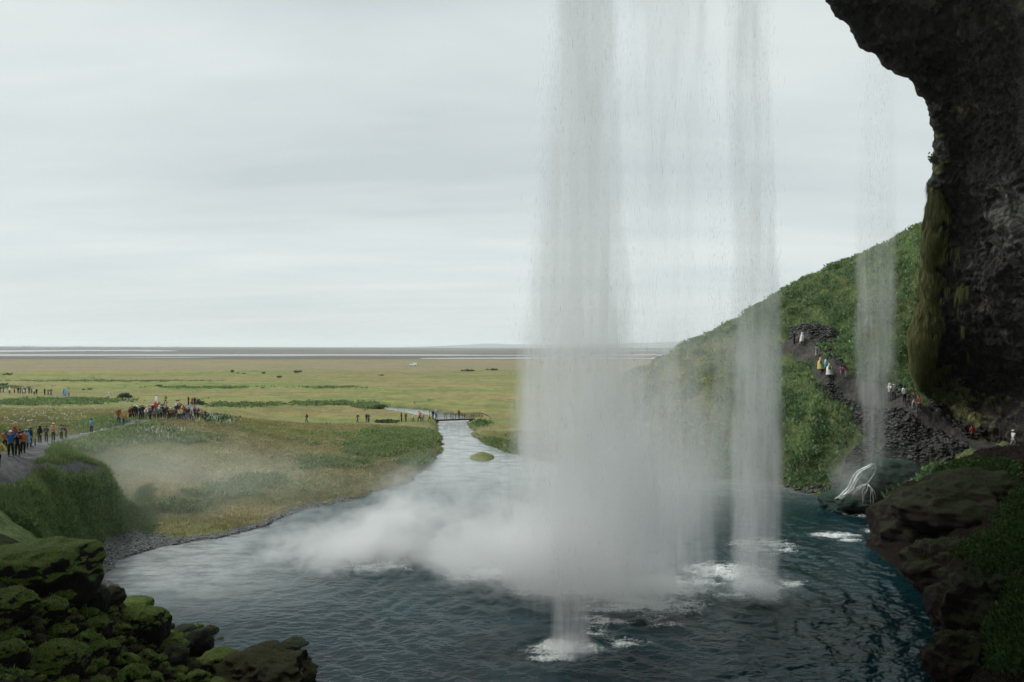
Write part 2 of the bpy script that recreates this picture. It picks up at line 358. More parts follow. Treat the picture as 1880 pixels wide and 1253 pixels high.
C = np.clip(C, .004, .9)

def ground_mat():
    m, nt, bs = new_mat('turf and soil')
    at = N(nt, 'ShaderNodeAttribute', attribute_name='tint'); g = N(nt, 'ShaderNodeNewGeometry'); pos = g.outputs['Position']
    a = noise(nt, pos, 2.2, 5, .62); b = noise(nt, pos, 11, 4, .6); c = noise(nt, mapping(nt, pos, (.5, .5, .5)), .7, 3)
    f = mathn(nt, 'ADD', mathn(nt, 'MULTIPLY', a, 1.1), mathn(nt, 'MULTIPLY', b, .9))
    v = ramp(nt, mathn(nt, 'MULTIPLY', f, .5), [(.3, .42), (.5, 1.0), (.72, 1.6)])
    v2 = ramp(nt, c, [(.3, .8), (.7, 1.2)])
    col = mixc(nt, 1, mixc(nt, 1, at.outputs['Color'], v, 'MULTIPLY'), v2, 'MULTIPLY')
    # mottling of the meadow: patches of green and of dry grass from three to forty metres
    p1 = noise(nt, mapping(nt, pos, (.5, 1, 1)), .09, 6, .65, .5); p2 = noise(nt, mapping(nt, pos, (.4, 1, 1), (40, 7, 0)), .022, 6, .6, .4)
    fargate = N(nt, 'ShaderNodeMapRange'); spx = N(nt, 'ShaderNodeSeparateXYZ'); nt.links.new(pos, spx.inputs[0]); nt.links.new(spx.outputs[1], fargate.inputs[0]); fargate.inputs[1].default_value = 70; fargate.inputs[2].default_value = 160
    t1 = mixc(nt, ramp(nt, p1, [(.38, 0), (.60, 1)]), (.84, .92, .80), (1.12, 1.04, 1.08)); t2 = mixc(nt, ramp(nt, p2, [(.40, 0), (.58, 1)]), (.90, 1.0, .86), (1.12, .98, 1.05))
    tt = mixc(nt, 1, t1, t2, 'MULTIPLY'); tt = mixc(nt, fargate.outputs[0], (1, 1, 1), tt); col = mixc(nt, 1, col, tt, 'MULTIPLY')
    nt.links.new(col, bs.inputs['Base Color']); bs.inputs['Roughness'].default_value = .9; bs.inputs['Specular IOR Level'].default_value = .08
    bp = N(nt, 'ShaderNodeBump'); bp.inputs['Strength'].default_value = .8; bp.inputs['Distance'].default_value = .12
    nt.links.new(f, bp.inputs['Height']); nt.links.new(bp.outputs[0], bs.inputs['Normal'])
    return m
GM = ground_mat()
nr, nc = UU.shape
idx = np.arange(nr * nc).reshape(nr, nc)
q = np.stack([idx[:-1, :-1], idx[:-1, 1:], idx[1:, 1:], idx[1:, :-1]], -1)
hs = (UU[:-1, :-1] > 1120) & (DD[:-1, :-1] < 330)
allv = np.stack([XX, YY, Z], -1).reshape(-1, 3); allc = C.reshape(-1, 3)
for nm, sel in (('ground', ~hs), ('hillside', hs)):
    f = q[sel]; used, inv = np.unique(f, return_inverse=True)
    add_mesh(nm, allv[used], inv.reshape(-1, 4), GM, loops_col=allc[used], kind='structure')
# distant hills
def ridge_hill(name, u0, u1, d0, d1, fn):
    us = np.linspace(u0, u1, 160); ts = np.linspace(0, 1, 24); u, t = np.meshgrid(us, ts); d = d0 + (d1 - d0) * t
    h = np.array([fn(a) for a in us])[None, :] * np.sin(np.pi * np.clip(t, 0, 1)) * (d / ((d0 + d1) / 2))
    x = wx(u, d); z = h * (1 + .12 * fbm(u / 40, t * 3, o=3, s=71)) - 2
    i = np.arange(u.size).reshape(u.shape); f = np.stack([i[:-1, :-1], i[:-1, 1:], i[1:, 1:], i[1:, :-1]], -1).reshape(-1, 4)
    m, nt, bs = new_mat(name); bs.inputs['Base Color'].default_value = (.11, .13, .125, 1); bs.inputs['Roughness'].default_value = 1
    add_mesh(name, np.stack([x, d, z], -1).reshape(-1, 3), f, m, kind='structure')
def hfn(a):
    pts = [(640,0),(720,20),(800,45),(850,80),(880,105),(905,110),(950,95),(1010,90),(1080,110),(1140,120),(1200,150),(1250,170),(1280,150),(1330,110),(1500,60),(1700,0)]
    return np.interp(a, [p[0] for p in pts], [p[1] for p in pts])
ridge_hill('far_hills', 640, 1700, 15000, 21000, hfn)

# ------------------------------------------------------------------ water
def foam_field(x, y):
    """where falling water whips the pool white"""
    f = np.zeros(x.shape)
    th = np.arctan2(y - 40, x - 4); w = fbm(x, y, f=.5, o=4, s=81); w2 = fbm(x * 1.0, y * 2.2, f=.9, o=5, s=82, ridge=True, g=.66)
    def at(u, v, ru, rv, s=1.0):
        cx_, cy_ = P0(u, v); kx = cy_ / F; ky = cy_ * cy_ / (CH * F)
        r = np.sqrt(((x - cx_) / (ru * kx)) ** 2 + ((y - cy_) / (rv * ky)) ** 2)
        return s * np.exp(-np.clip(r + .35 * w, 0, 9) ** 2)
    for a in [(1040,1190,75,14,.95),(1020,1208,50,8,.8),(1150,1180,60,12,.45),(1090,1160,40,14,.5),(1070,1075,130,26,1.0),(1180,1110,120,18,.85),(1110,1140,60,10,.6),(1230,1150,50,8,.55),(1450,1070,40,8,.5),(900,1062,90,7,.6),(1350,1095,60,10,.5),(1200,1075,120,24,.85),(1385,1075,45,22,1.0),(1400,1095,36,10,.6),(1330,1050,80,22,.75),
              (1290,1075,60,14,.6),(960,1050,150,16,.8),(850,1040,110,10,.5),(1530,983,60,6,.75),(1560,992,30,4,.6),(1600,975,26,6,.5),(1440,1010,40,6,.5),(1400,1000,80,22,.5),(1200,1135,60,9,.45),(700,1040,160,14,.4),(1590,948,30,6,.4)]:
        f = np.maximum(f, at(*a))
    return np.clip(sstep(.18, 1.05, f * 1.05 + .55 * w2 * np.clip(f * 3, 0, 1) - .05), 0, 1)
Dw = 1 / np.linspace(1 / 22, 1 / 175, 780); Uw = np.arange(60, 1800, 2.0)
uw, dw = np.meshgrid(Uw, Dw); xw, yw = wx(uw, dw), dw
fo = foam_field(xw, yw)
src = [(P0(1045, 1195), .11, 14), (P0(1080, 1075), .15, 18), (P0(1385, 1080), .12, 15), (P0(1250, 1060), .10, 15)]
zw = np.zeros(xw.shape)
for (sx, sy), amp, R in src:
    r = np.hypot(xw - sx, yw - sy); wob = r + 2.2 * fbm(xw, yw, f=.3, o=3, s=int(sx * 7) + 90)
    zw += .34 * amp * np.exp(-r / R) * np.sin(wob * 2 * np.pi / 1.9) * sstep(0, 1.5, r)
poolm = 1 - sstep(56, 80, yw)
chop2 = fbm(xw * .9, yw * 1.6, f=2.6, o=4, s=96, g=.68)
chop = fbm(xw * .8 + .5 * fbm(xw, yw, f=.4, o=2, s=95), yw * 1.5, f=1.3, o=5, s=91, g=.62)
dshore = np.ones(xw.shape)
calm = sstep(640, 360, uw) * 0 + np.clip((uw - 200) / 500, .25, 1)
zw = zw * calm + (.022 + .022 * poolm * calm) * chop + .05 * fbm(xw, yw, f=.35, o=2, s=92) * calm
zw += (.012 + .022 * sstep(1000, 1500, uw) * poolm + .026 * poolm * calm) * chop2
zw += .10 * fo * fbm(xw, yw, f=2.5, o=3, s=93, ridge=True)
def water_mat(name, deep, foam=True, rough=.07, bump=.16, bs_scale=2.0):
    m, nt, bs = new_mat(name); g = N(nt, 'ShaderNodeNewGeometry'); pos = g.outputs['Position']
    bs.inputs['Roughness'].default_value = rough; bs.inputs['IOR'].default_value = 1.333
    b1 = noise(nt, mapping(nt, pos, (.8, 1.3, 1)), bs_scale, 5, .6, .4); b2 = noise(nt, pos, bs_scale * 4, 3, .6)
    hgt = mathn(nt, 'ADD', b1, mathn(nt, 'MULTIPLY', b2, .25))
    bp = N(nt, 'ShaderNodeBump'); bp.inputs['Strength'].default_value = bump; bp.inputs['Distance'].default_value = .25
    nt.links.new(hgt, bp.inputs['Height']); nt.links.new(bp.outputs[0], bs.inputs['Normal'])
    base = ramp(nt, noise(nt, pos, .25, 3), [(.35, tuple(c * .7 for c in deep)), (.65, tuple(c * 1.3 for c in deep))])
    if foam:
        at = N(nt, 'ShaderNodeAttribute', attribute_name='tint'); sp = N(nt, 'ShaderNodeSeparateColor'); nt.links.new(at.outputs['Color'], sp.inputs[0])
        fn = noise(nt, pos, 7, 5, .7); fm = ramp(nt, mathn(nt, 'ADD', mathn(nt, 'MULTIPLY', sp.outputs[0], .95), mathn(nt, 'MULTIPLY', mathn(nt, 'SUBTRACT', fn, .5), 2.2)), [(.15, 0), (1.0, 1)])
        fm = mathn(nt, 'MULTIPLY', fm, mathn(nt, 'MINIMUM', mathn(nt, 'MULTIPLY', sp.outputs[0], 5), 1.0))
        base2 = mixc(nt, sp.outputs[1], base, ramp(nt, noise(nt, mapping(nt, pos, (.5, 1, 1)), .7, 6, .65), [(.40, (.14, .155, .155)), (.58, (.30, .32, .32))]))
        nt.links.new(mathn(nt, 'MULTIPLY_ADD', sp.outputs[1], .22, .28), bs.inputs['Specular IOR Level'])
        base3 = mixc(nt, fm, base2, (.80, .83, .82)); nt.links.new(base3, bs.inputs['Base Color'])
        nt.links.new(mathn(nt, 'ADD', mathn(nt, 'MULTIPLY', fm, .6), rough), bs.inputs['Roughness'])
    else: nt.links.new(base, bs.inputs['Base Color'])
    return m
shoal_sky = np.clip((1 - sstep(330, 700, uw)) * sstep(36, 46, dw) + sstep(60, 85, dw), 0, 1)  # pale shoals at left; far river painted paler to imitate reflected sky
wc = np.stack([fo, shoal_sky * .9, fo * 0], -1).reshape(-1, 3)
i = np.arange(uw.size).reshape(uw.shape)
WM = water_mat('pool water', (.004, .026, .033))
zg = zlook(uw, dw); show = zg < .12; qq = np.stack([i[:-1, :-1], i[:-1, 1:], i[1:, 1:], i[1:, :-1]], -1)[(show[:-1, :-1] | show[1:, 1:])]
used, inv = np.unique(qq, return_inverse=True)
add_mesh('pool_water', np.stack([xw, yw, zw], -1).reshape(-1, 3)[used], inv.reshape(-1, 4), WM, loops_col=wc[used], kind='structure')
RM = water_mat('river water', (.05, .06, .062), False, .18, .12, .05)
add_mesh('river_water', [(-9000, 780, .35), (9000, 780, .35), (12000, 5400, .35), (-12000, 5400, .35)], [(0, 1, 2, 3)], RM, kind='structure')

# ------------------------------------------------------------------ cliff and cave round the camera
def PP(u, v, d): return (wx(u, d), d, wz(v, d))
ROWS = [
 [PP(1690,835,71), PP(1790,860,68), PP(1890,880,63), PP(2100,900,50), (36, 10, -3)],
 [PP(1695,740,71.5), PP(1780,770,68), PP(1890,790,63), PP(2100,820,50), (36, 10, 5)],
 [PP(1688,690,70.5), PP(1770,690,71), PP(1885,700,66), PP(2100,650,50), (38, 5, 15)],
 [PP(1684,620,69), PP(1760,600,66.5), PP(1880,600,60), PP(2100,540,44), (39, 2, 19)],
 [PP(1692,520,67), PP(1765,505,63.5), PP(1880,490,56), PP(2100,440,41), (38, 0, 25)],
 [PP(1706,410,64), PP(1770,400,61), PP(1880,375,53), PP(2100,300,38), (36, -5, 30)],
 [PP(1724,300,60), PP(1790,290,57), PP(1885,260,49), PP(2100,150,34), (33, -8, 34)],
 [PP(1718,220,57), PP(1785,190,53), PP(1885,150,45), PP(2100,0,30), (28, -10, 37)],
 [PP(1690,160,54), PP(1760,110,50), PP(1880,40,41), PP(2050,-150,28), (22, -12, 39)],
 [PP(1605,85,50), PP(1690,30,46), PP(1830,-70,38), PP(2000,-300,26), (14, -12, 40)],
 [PP(1520,0,48), PP(1590,-55,44), PP(1700,-180,36), PP(1800,-400,25), (6, -12, 41)],
 [(15, 45, 46.5), (18, 38, 45.5), (18, 28, 44), (14, 14, 42), (0, -12, 41)],
 [(0, 38, 51), (2, 32, 49), (2, 24, 46), (0, 12, 43), (-8, -12, 39)],
 [(-16, 33, 50), (-14, 28, 48), (-12, 20, 45), (-12, 10, 41), (-16, -12, 34)],
 [(-32, 26, 44), (-30, 22, 42), (-27, 16, 39), (-25, 8, 36), (-26, -12, 28)],
 [(-46, 18, 30), (-44, 14, 29), (-40, 10, 27), (-36, 4, 24), (-34, -12, 20)],
 [(-52, 12, 10), (-50, 9, 10), (-46, 6, 10), (-40, 0, 9), (-36, -12, 8)],
]
full = []
for r in ROWS:
    nz = np.array(r[0]); out = nz[2] < 45
    cm = np.array((0, 0, CH)); ray = (nz - cm) / max(nz[1], 1)
    o1 = nz + ray * 2.5 + np.array((1.3, 0, .5)); o2 = nz + ray * 10 + np.array((6, 0, 2)); o3 = nz + ray * 32 + np.array((14, 0, 6))
    if nz[0] < 20 and nz[2] > 41: o1 = nz + np.array((.8, 2.0, 2.2)); o2 = nz + np.array((2, 4, 8)); o3 = nz + np.array((3, 22, 14))
    if nz[0] < -20: o1 = nz + np.array((-2, 2.0, 1)); o2 = nz + np.array((-9, 5, 4)); o3 = nz + np.array((-30, 12, 8))
    full.append([o3, o2, o1, nz] + [np.array(p) for p in r[1:]])
G = np.array(full)      # rows x 8 x 3
def cr(P, ts):
    n_ = P.shape[0]; i_ = np.clip(ts.astype(int), 0, n_ - 2); f = (ts - i_).reshape((-1,) + (1,) * (P.ndim - 1))
    p0 = P[np.clip(i_ - 1, 0, n_ - 1)]; p1 = P[i_]; p2 = P[i_ + 1]; p3 = P[np.clip(i_ + 2, 0, n_ - 1)]
    return .5 * (2 * p1 + (p2 - p0) * f + (2 * p0 - 5 * p1 + 4 * p2 - p3) * f * f + (3 * p1 - p0 - 3 * p2 + p3) * f ** 3)
ta = np.concatenate([np.linspace(0, 10, 560), np.linspace(10, 16, 110)[1:]]); tb = np.concatenate([np.linspace(0, 2, 40)[:-1], np.linspace(2, 5.2, 330)[:-1], np.linspace(5.2, 7, 60)])
S = cr(G, ta); S = np.swapaxes(cr(np.swapaxes(S, 0, 1), tb), 0, 1)
du = np.gradient(S, axis=1); dv = np.gradient(S, axis=0); NN = np.cross(du, dv); NN /= np.linalg.norm(NN, axis=-1, keepdims=True) + 1e-9
ctr = np.array((5, 20, 22.)); sgn = np.sign(((ctr - S) * NN).sum(-1, keepdims=True)); sgn = np.sign(sgn[300, 200]); NN = NN * sgn
x, y, z = S[..., 0], S[..., 1], S[..., 2]
dn = 1.1 * fbm(x, y, z, f=.13, o=3, s=101) + .85 * fbm(x, y, z * .8, f=.32, o=4, s=102, ridge=True, g=.55) + .28 * fbm(x, y, z, f=1.3, o=4, s=103, g=.6) + .18 * fbm(x, y, z, f=2.6, o=2, s=104, ridge=True)
tbb = tb[None, :]
dn = dn * (.62 + .38 * sstep(2.7, 3.6, tbb)) * (1 - .0 * z)
S = S + NN * dn[..., None]
i = np.arange(S.shape[0] * S.shape[1]).reshape(S.shape[:2]); f = np.stack([i[:-1, :-1], i[:-1, 1:], i[1:, 1:], i[1:, :-1]], -1).reshape(-1, 4)
cc = np.zeros(S.shape) + np.array((.019, .017, .015)); w1 = fbm(x, y, z, f=.5, o=4, s=105); w2 = fbm(x, y, z, f=2.2, o=4, s=106)
cc = lay(cc, sstep(0, .6, w1) * .6, (.055, .042, .034)); cc = lay(cc, sstep(.15, .5, w2) * .6, (.10, .094, .085))
taa = ta[:, None]
sp_ = np.exp(-(((taa - 4.9) / .8) ** 2 + ((tbb - 4.9) / .7) ** 2)); cc = lay(cc, sstep(.2, .5, sp_ * .6 + w2 * .5 - .1) * .7, (.20, .195, .175))
mz = np.exp(-((tbb - 3.05) / .50) ** 2) * sstep(1, 2.2, taa) * (1 - sstep(4.8, 6.4, taa) * .6) * (1 - sstep(6.5, 8, taa)) * 1.0 + (tbb < 2.6) * sstep(1, 2, taa) * 1.0
mz = np.maximum(mz, np.exp(-(((taa - 1.2) / .8) ** 2 + ((tbb - 4.0) / 1.0) ** 2)) * .5)
mossc = sstep(.30, .85, mz + .5 * w1 + .45 * w2)
cc = lay(cc, mossc, (.15, .155, .055)); cc = lay(cc, mossc * sstep(0, .5, w2), (.21, .20, .08)); cc = lay(cc, mossc * sstep(0, .6, -w1) * .6, (.075, .11, .04))
m, nt, bs = new_mat('basalt'); at = N(nt, 'ShaderNodeAttribute', attribute_name='tint'); g = N(nt, 'ShaderNodeNewGeometry'); pos = g.outputs['Position']
a = noise(nt, pos, 1.8, 6, .65); b = noise(nt, pos, 7, 4, .6)
ff = mathn(nt, 'ADD', a, mathn(nt, 'MULTIPLY', b, .5))
nt.links.new(mixc(nt, 1, at.outputs['Color'], ramp(nt, a, [(.33, .45), (.5, 1), (.68, 1.7)]), 'MULTIPLY'), bs.inputs['Base Color'])
bs.inputs['Roughness'].default_value = .75
bp = N(nt, 'ShaderNodeBump'); bp.inputs['Strength'].default_value = .9; bp.inputs['Distance'].default_value = .35; nt.links.new(ff, bp.inputs['Height']); nt.links.new(bp.outputs[0], bs.inputs['Normal'])
CLM = m
add_mesh('cliff', S.reshape(-1, 3), f, m, loops_col=cc.reshape(-1, 3), kind='structure')
CL_S, CL_N, CL_M = S, NN, mossc

# ------------------------------------------------------------------ falling water, spray
def curve_node(nt, x_sock, x0, x1, pts, y0, y1):
    """piecewise function of a socket: pts are (x, y)"""
    mr = N(nt, 'ShaderNodeMapRange'); mr.inputs[1].default_value = x0; mr.inputs[2].default_value = x1; nt.links.new(x_sock, mr.inputs[0])
    fc = N(nt, 'ShaderNodeFloatCurve'); c = fc.mapping.curves[0]; fc.mapping.extend = 'HORIZONTAL'
    P = [((px - x0) / (x1 - x0), (py - y0) / (y1 - y0 + 1e-9)) for px, py in pts]
    while len(c.points) < len(P): c.points.new(.5, .5)
    for k, (px, py) in enumerate(sorted(P)): c.points[k].location = (px, py); c.points[k].handle_type = 'VECTOR' if False else 'AUTO'
    fc.mapping.update(); nt.links.new(mr.outputs[0], fc.inputs['Value'])
    return mathn(nt, 'MULTIPLY_ADD', fc.outputs[0], y1 - y0, y0)
def fall(name, label, st, dens, streak=(1.6, 1.6, .10), contrast=(.40, .60), power=1.0, g_=.6, col=(.997, .999, .998), step=.65, seed=0, gaps=0.0, floor_=.15, denstab=None, rag=.25, hard=2.2, fine=.5):
    """st: list of (photo row, photo column, half width in columns, distance, half depth in metres), top to bottom"""
    st = [dict(z=wz(v, d), x=wx(u, d), y=d, rx=hw / F * d, ry=ry) for v, u, hw, d, ry in st]
    st.sort(key=lambda q: q['z'])
    zs = np.array([q['z'] for q in st]); z0, z1 = zs[0], zs[-1]
    zz = np.linspace(z0, z1, 60); ang = np.linspace(0, 2 * np.pi, 28, endpoint=False)
    I = {k: np.interp(zz, zs, [q[k] for q in st]) for k in ('x', 'y', 'rx', 'ry')}
    gx = 1.25
    V = [(I['x'][i] + gx * I['rx'][i] * math.cos(a), I['y'][i] + gx * I['ry'][i] * math.sin(a), zz[i]) for i in range(60) for a in ang]
    Fc = [(i * 28 + j, i * 28 + (j + 1) % 28, (i + 1) * 28 + (j + 1) % 28, (i + 1) * 28 + j) for i in range(59) for j in range(28)]
    V += [(I['x'][0], I['y'][0], z0), (I['x'][-1], I['y'][-1], z1)]; a_, b_ = len(V) - 2, len(V) - 1
    me = bpy.data.meshes.new(name); me.from_pydata(V, [], Fc + [((j + 1) % 28, j, a_) for j in range(28)] + [(59 * 28 + j, 59 * 28 + (j + 1) % 28, b_) for j in range(28)]); me.update()
    m = bpy.data.materials.new(name); m.use_nodes = True; nt = m.node_tree; nt.nodes.remove(nt.nodes['Principled BSDF']); out = nt.nodes['Material Output']
    g = N(nt, 'ShaderNodeNewGeometry'); sp = N(nt, 'ShaderNodeSeparateXYZ'); nt.links.new(g.outputs['Position'], sp.inputs[0])
    X, Y, Zs = sp.outputs
    def cv(k):
        v = [q[k] for q in st]; return curve_node(nt, Zs, z0, z1, list(zip(zs, v)), min(v) - .01, max(v) + .01)
    fx = mathn(nt, 'DIVIDE', mathn(nt, 'SUBTRACT', X, cv('x')), cv('rx')); fy = mathn(nt, 'DIVIDE', mathn(nt, 'SUBTRACT', Y, cv('y')), cv('ry'))
    pos = mapping(nt, g.outputs['Position'], streak, (seed * 7.3, seed * 3.1, seed * 1.7))
    n_ = noise(nt, pos, 1.0, 5, .62, .25)
    nb = noise(nt, mapping(nt, g.outputs['Position'], (.35, .35, .09), (seed * 2.2, 0, 0)), 1.0, 2, .5)
    r2 = mathn(nt, 'ADD', mathn(nt, 'MULTIPLY', fx, fx), mathn(nt, 'MULTIPLY', fy, fy))
    r2 = mathn(nt, 'ADD', r2, mathn(nt, 'MULTIPLY', mathn(nt, 'SUBTRACT', nb, .5), rag * 4))
    nf = noise(nt, mapping(nt, g.outputs['Position'], (1.5, 1.5, .28), (seed * 1.2, 9, 0)), 1.0, 4, .65, .3)
    r2 = mathn(nt, 'ADD', r2, mathn(nt, 'MULTIPLY', mathn(nt, 'SUBTRACT', nf, .5), fine * 2.4))
    fall_ = mathn(nt, 'MULTIPLY', mathn(nt, 'SUBTRACT', 1.0, r2), hard, clamp=True)
    if power != 1: fall_ = mathn(nt, 'POWER', fall_, power)
    s_ = N(nt, 'ShaderNodeMapRange'); s_.inputs[1].default_value, s_.inputs[2].default_value = contrast; s_.inputs[3].default_value = floor_; s_.inputs[4].default_value = 1.0; nt.links.new(n_, s_.inputs[0])
    dn_ = mathn(nt, 'MULTIPLY', mathn(nt, 'MULTIPLY', fall_, s_.outputs[0]), dens)
    if gaps:
        gp = noise(nt, mapping(nt, g.outputs['Position'], (.8, .8, .16), (seed * 5.1, 3, 0)), 1.0, 3, .6)
        dn_ = mathn(nt, 'MULTIPLY', dn_, ramp(nt, gp, [(.42, 1 - gaps), (.56, 1.0)]))
    if denstab: dn_ = mathn(nt, 'MULTIPLY', dn_, curve_node(nt, Zs, z0, z1, [(CH - (v - V0) / F * d, k) for v, d, k in denstab], 0, 2))
    vol = N(nt, 'ShaderNodeVolumePrincipled'); vol.inputs['Color'].default_value = (*col, 1); vol.inputs['Anisotropy'].default_value = g_
    nt.links.new(dn_, vol.inputs['Density']); nt.links.new(vol.outputs[0], out.inputs['Volume'])
    dim = max(z1 - z0, 1); m.cycles.volume_step_rate = step / (dim / 10.0) if dim else 1
    m.cycles.volume_sampling = 'DISTANCE'
    me.materials.append(m); o = bpy.data.objects.new(name, me); COL.objects.link(o)
    return tag(o, label, 'waterfall')
def spray(name, label, c, r, dens, seed=0, g_=.55, scale=.35, contrast=(.42, .66), step=.7, power=1.0, kind='stuff'):
    """a ragged bank of drifting droplets"""
    bm = bmesh.new(); bmesh.ops.create_icosphere(bm, subdivisions=3, radius=1); me = bpy.data.meshes.new(name)
    for v in bm.verts: v.co = Vector((v.co.x * r[0], v.co.y * r[1], max(v.co.z * r[2], -c[2] + .05)))
    bm.to_mesh(me); bm.free()
    m = bpy.data.materials.new(name); m.use_nodes = True; nt = m.node_tree; nt.nodes.remove(nt.nodes['Principled BSDF']); out = nt.nodes['Material Output']
    t = N(nt, 'ShaderNodeTexCoord'); p = t.outputs['Object']
    ln = N(nt, 'ShaderNodeVectorMath', operation='LENGTH'); nt.links.new(mapping(nt, p, tuple(1 / a for a in r)), ln.inputs[0])
    big = noise(nt, mapping(nt, p, (1, 1, 1.6), (seed * 2.7, 5, 0)), scale * .45, 3, .6, .5)
    f = mathn(nt, 'MULTIPLY', mathn(nt, 'SUBTRACT', mathn(nt, 'SUBTRACT', 1.0, ln.outputs['Value']), mathn(nt, 'MULTIPLY', mathn(nt, 'SUBTRACT', big, .42), 1.5)), 1.5, clamp=True)
    n_ = noise(nt, mapping(nt, p, (1, 1, 1.3), (seed * 4.1, 0, 0)), scale, 6, .68, .8)
    s_ = N(nt, 'ShaderNodeMapRange'); s_.inputs[1].default_value, s_.inputs[2].default_value = contrast; s_.inputs[3].default_value = .05; s_.inputs[4].default_value = 1; nt.links.new(n_, s_.inputs[0])
    vol = N(nt, 'ShaderNodeVolumePrincipled'); vol.inputs['Color'].default_value = (.993, .998, .997, 1); vol.inputs['Anisotropy'].default_value = g_
    nt.links.new(mathn(nt, 'MULTIPLY', mathn(nt, 'MULTIPLY', f, s_.outputs[0]), dens), vol.inputs['Density']); nt.links.new(vol.outputs[0], out.inputs['Volume'])
    m.cycles.volume_step_rate = step / (max(r) * 2 / 10)
    me.materials.append(m); o = bpy.data.objects.new(name, me); COL.objects.link(o); o.location = c
    return tag(o, label, None, kind)

fall('waterfall', 'tall wide main curtain of falling water in the middle of the pool',
     [(-420,1082,56,40,1.5), (0,1078,62,40,1.6), (250,1066,78,40,1.9), (640,1062,108,40,2.4), (850,1075,150,40,2.8), (1050,1090,165,40,3.2), (1150,1100,140,37,2.4)], .72, seed=1, rag=.20, floor_=.22,
     denstab=[(-420,40,.62),(0,40,.64),(500,40,.72),(700,40,1.0),(1000,40,.85),(1055,40,.7),(1100,40,.1),(1150,37,0)])
fall('waterfall', 'low front jet of the main fall striking the pool nearest the viewer',
     [(700,1035,20,34,.5), (1000,1040,30,34,.8), (1120,1048,38,33.5,.9), (1215,1050,44,33.2,1.0)], .9, seed=2, rag=.2, contrast=(.42,.66),
     denstab=[(700,34,0),(1000,34,.6),(1120,33.5,1.0),(1215,33.2,1.2)])
fall('waterfall', 'thin translucent veil falling between the main curtain and the narrow column',
     [(-420,1215,85,42,1.5), (0,1220,85,42,1.6), (600,1205,90,42,1.8), (850,1195,115,42,2.2), (1085,1195,125,42,2.4)], .50, seed=3, rag=.2, gaps=.7, contrast=(.42,.66), floor_=.05,
     denstab=[(-420,42,.7),(0,42,.7),(420,42,.45),(500,42,.25),(700,42,1.1),(900,42,1.8),(1085,42,1.9)])
fall('waterfall', 'narrow column of falling water right of the main curtain',
     [(-420,1375,46,41.5,.9), (0,1372,46,41.5,.9), (300,1380,44,41.5,1.0), (640,1388,52,41.5,1.2), (850,1388,50,41.5,1.3), (1095,1386,46,41.5,1.4)], .72, seed=4, rag=.16, contrast=(.38,.62), gaps=.55, floor_=.12,
     denstab=[(-420,41.5,.7),(0,41.5,.75),(300,41.5,.75),(560,41.5,.9),(680,41.5,2.0),(1000,41.5,2.0),(1095,41.5,2.0)])
fall('waterfall', 'short wispy strand hanging in the air left of the narrow column',
     [(100,1300,18,42.5,.5), (560,1322,20,42.5,.6), (700,1326,20,42.5,.6), (800,1318,16,42.5,.5), (845,1308,8,42.5,.4)], .55, seed=5, rag=.12, gaps=.5, contrast=(.42,.66),
     denstab=[(100,42.5,.25),(560,42.5,.3),(640,42.5,1.0),(760,42.5,1.2),(845,42.5,.8)])
fall('waterfall', 'thin side fall dropping in front of the scree onto a dark rock',
     [(-250,1610,40,63,1.2), (300,1612,42,63,1.2), (650,1606,42,63,1.1), (760,1604,28,63,.8), (862,1604,20,63,.6)], .55, seed=6, rag=.15, contrast=(.42,.68), gaps=.5,
     denstab=[(-250,63,.3),(300,63,.4),(430,63,.7),(560,63,1.3),(700,63,1.5),(862,63,1.6)])
sprays = [('spray_cloud', None, (wx(840, 54), 54, 2.4), (9.5, 8, 5.5), .30), ('spray_cloud', None, (wx(960, 45), 45, 1.5), (8.5, 7, 4.8), 1.9), ('spray_cloud', None, (wx(700, 49), 49, .6), (10, 6, 4.0), 1.8), ('spray_cloud', None, (wx(1120, 41.5), 41.5, .8), (6.5, 5, 3.2), .9),
          ('spray_cloud', None, (wx(1390, 41), 41, .2), (2.8, 2.6, 1.8), 1.2), ('spray_cloud', None, (wx(1045, 33.2), 33.2, 0), (1.9, 1.5, 1.0), 1.2)]
for k, (nm, lb, c, r, de) in enumerate(sprays): spray(nm, lb, c, r, de, seed=k, scale=.45 if k < 4 else .8)
spray('drifting_mist', None, (wx(330, 60), 60, 2.6), (25, 19, 6.0), .042, seed=9, scale=.10, step=2.2, contrast=(.36, .66))
spray('drifting_mist', None, (wx(1230, 60), 60, 3), (14, 16, 15.0), .15, seed=10, scale=.10, step=2.2, contrast=(.3, .7))
spray('spray_cloud', None, (wx(1568, 62.5), 62.5, 2.6), (2.6, 1.5, 2.6), .8, seed=12, scale=.5)
spray('drifting_mist', None, (wx(1600, 64), 63, 3), (5, 4, 7.0), .08, seed=11, scale=.2, step=1.0)

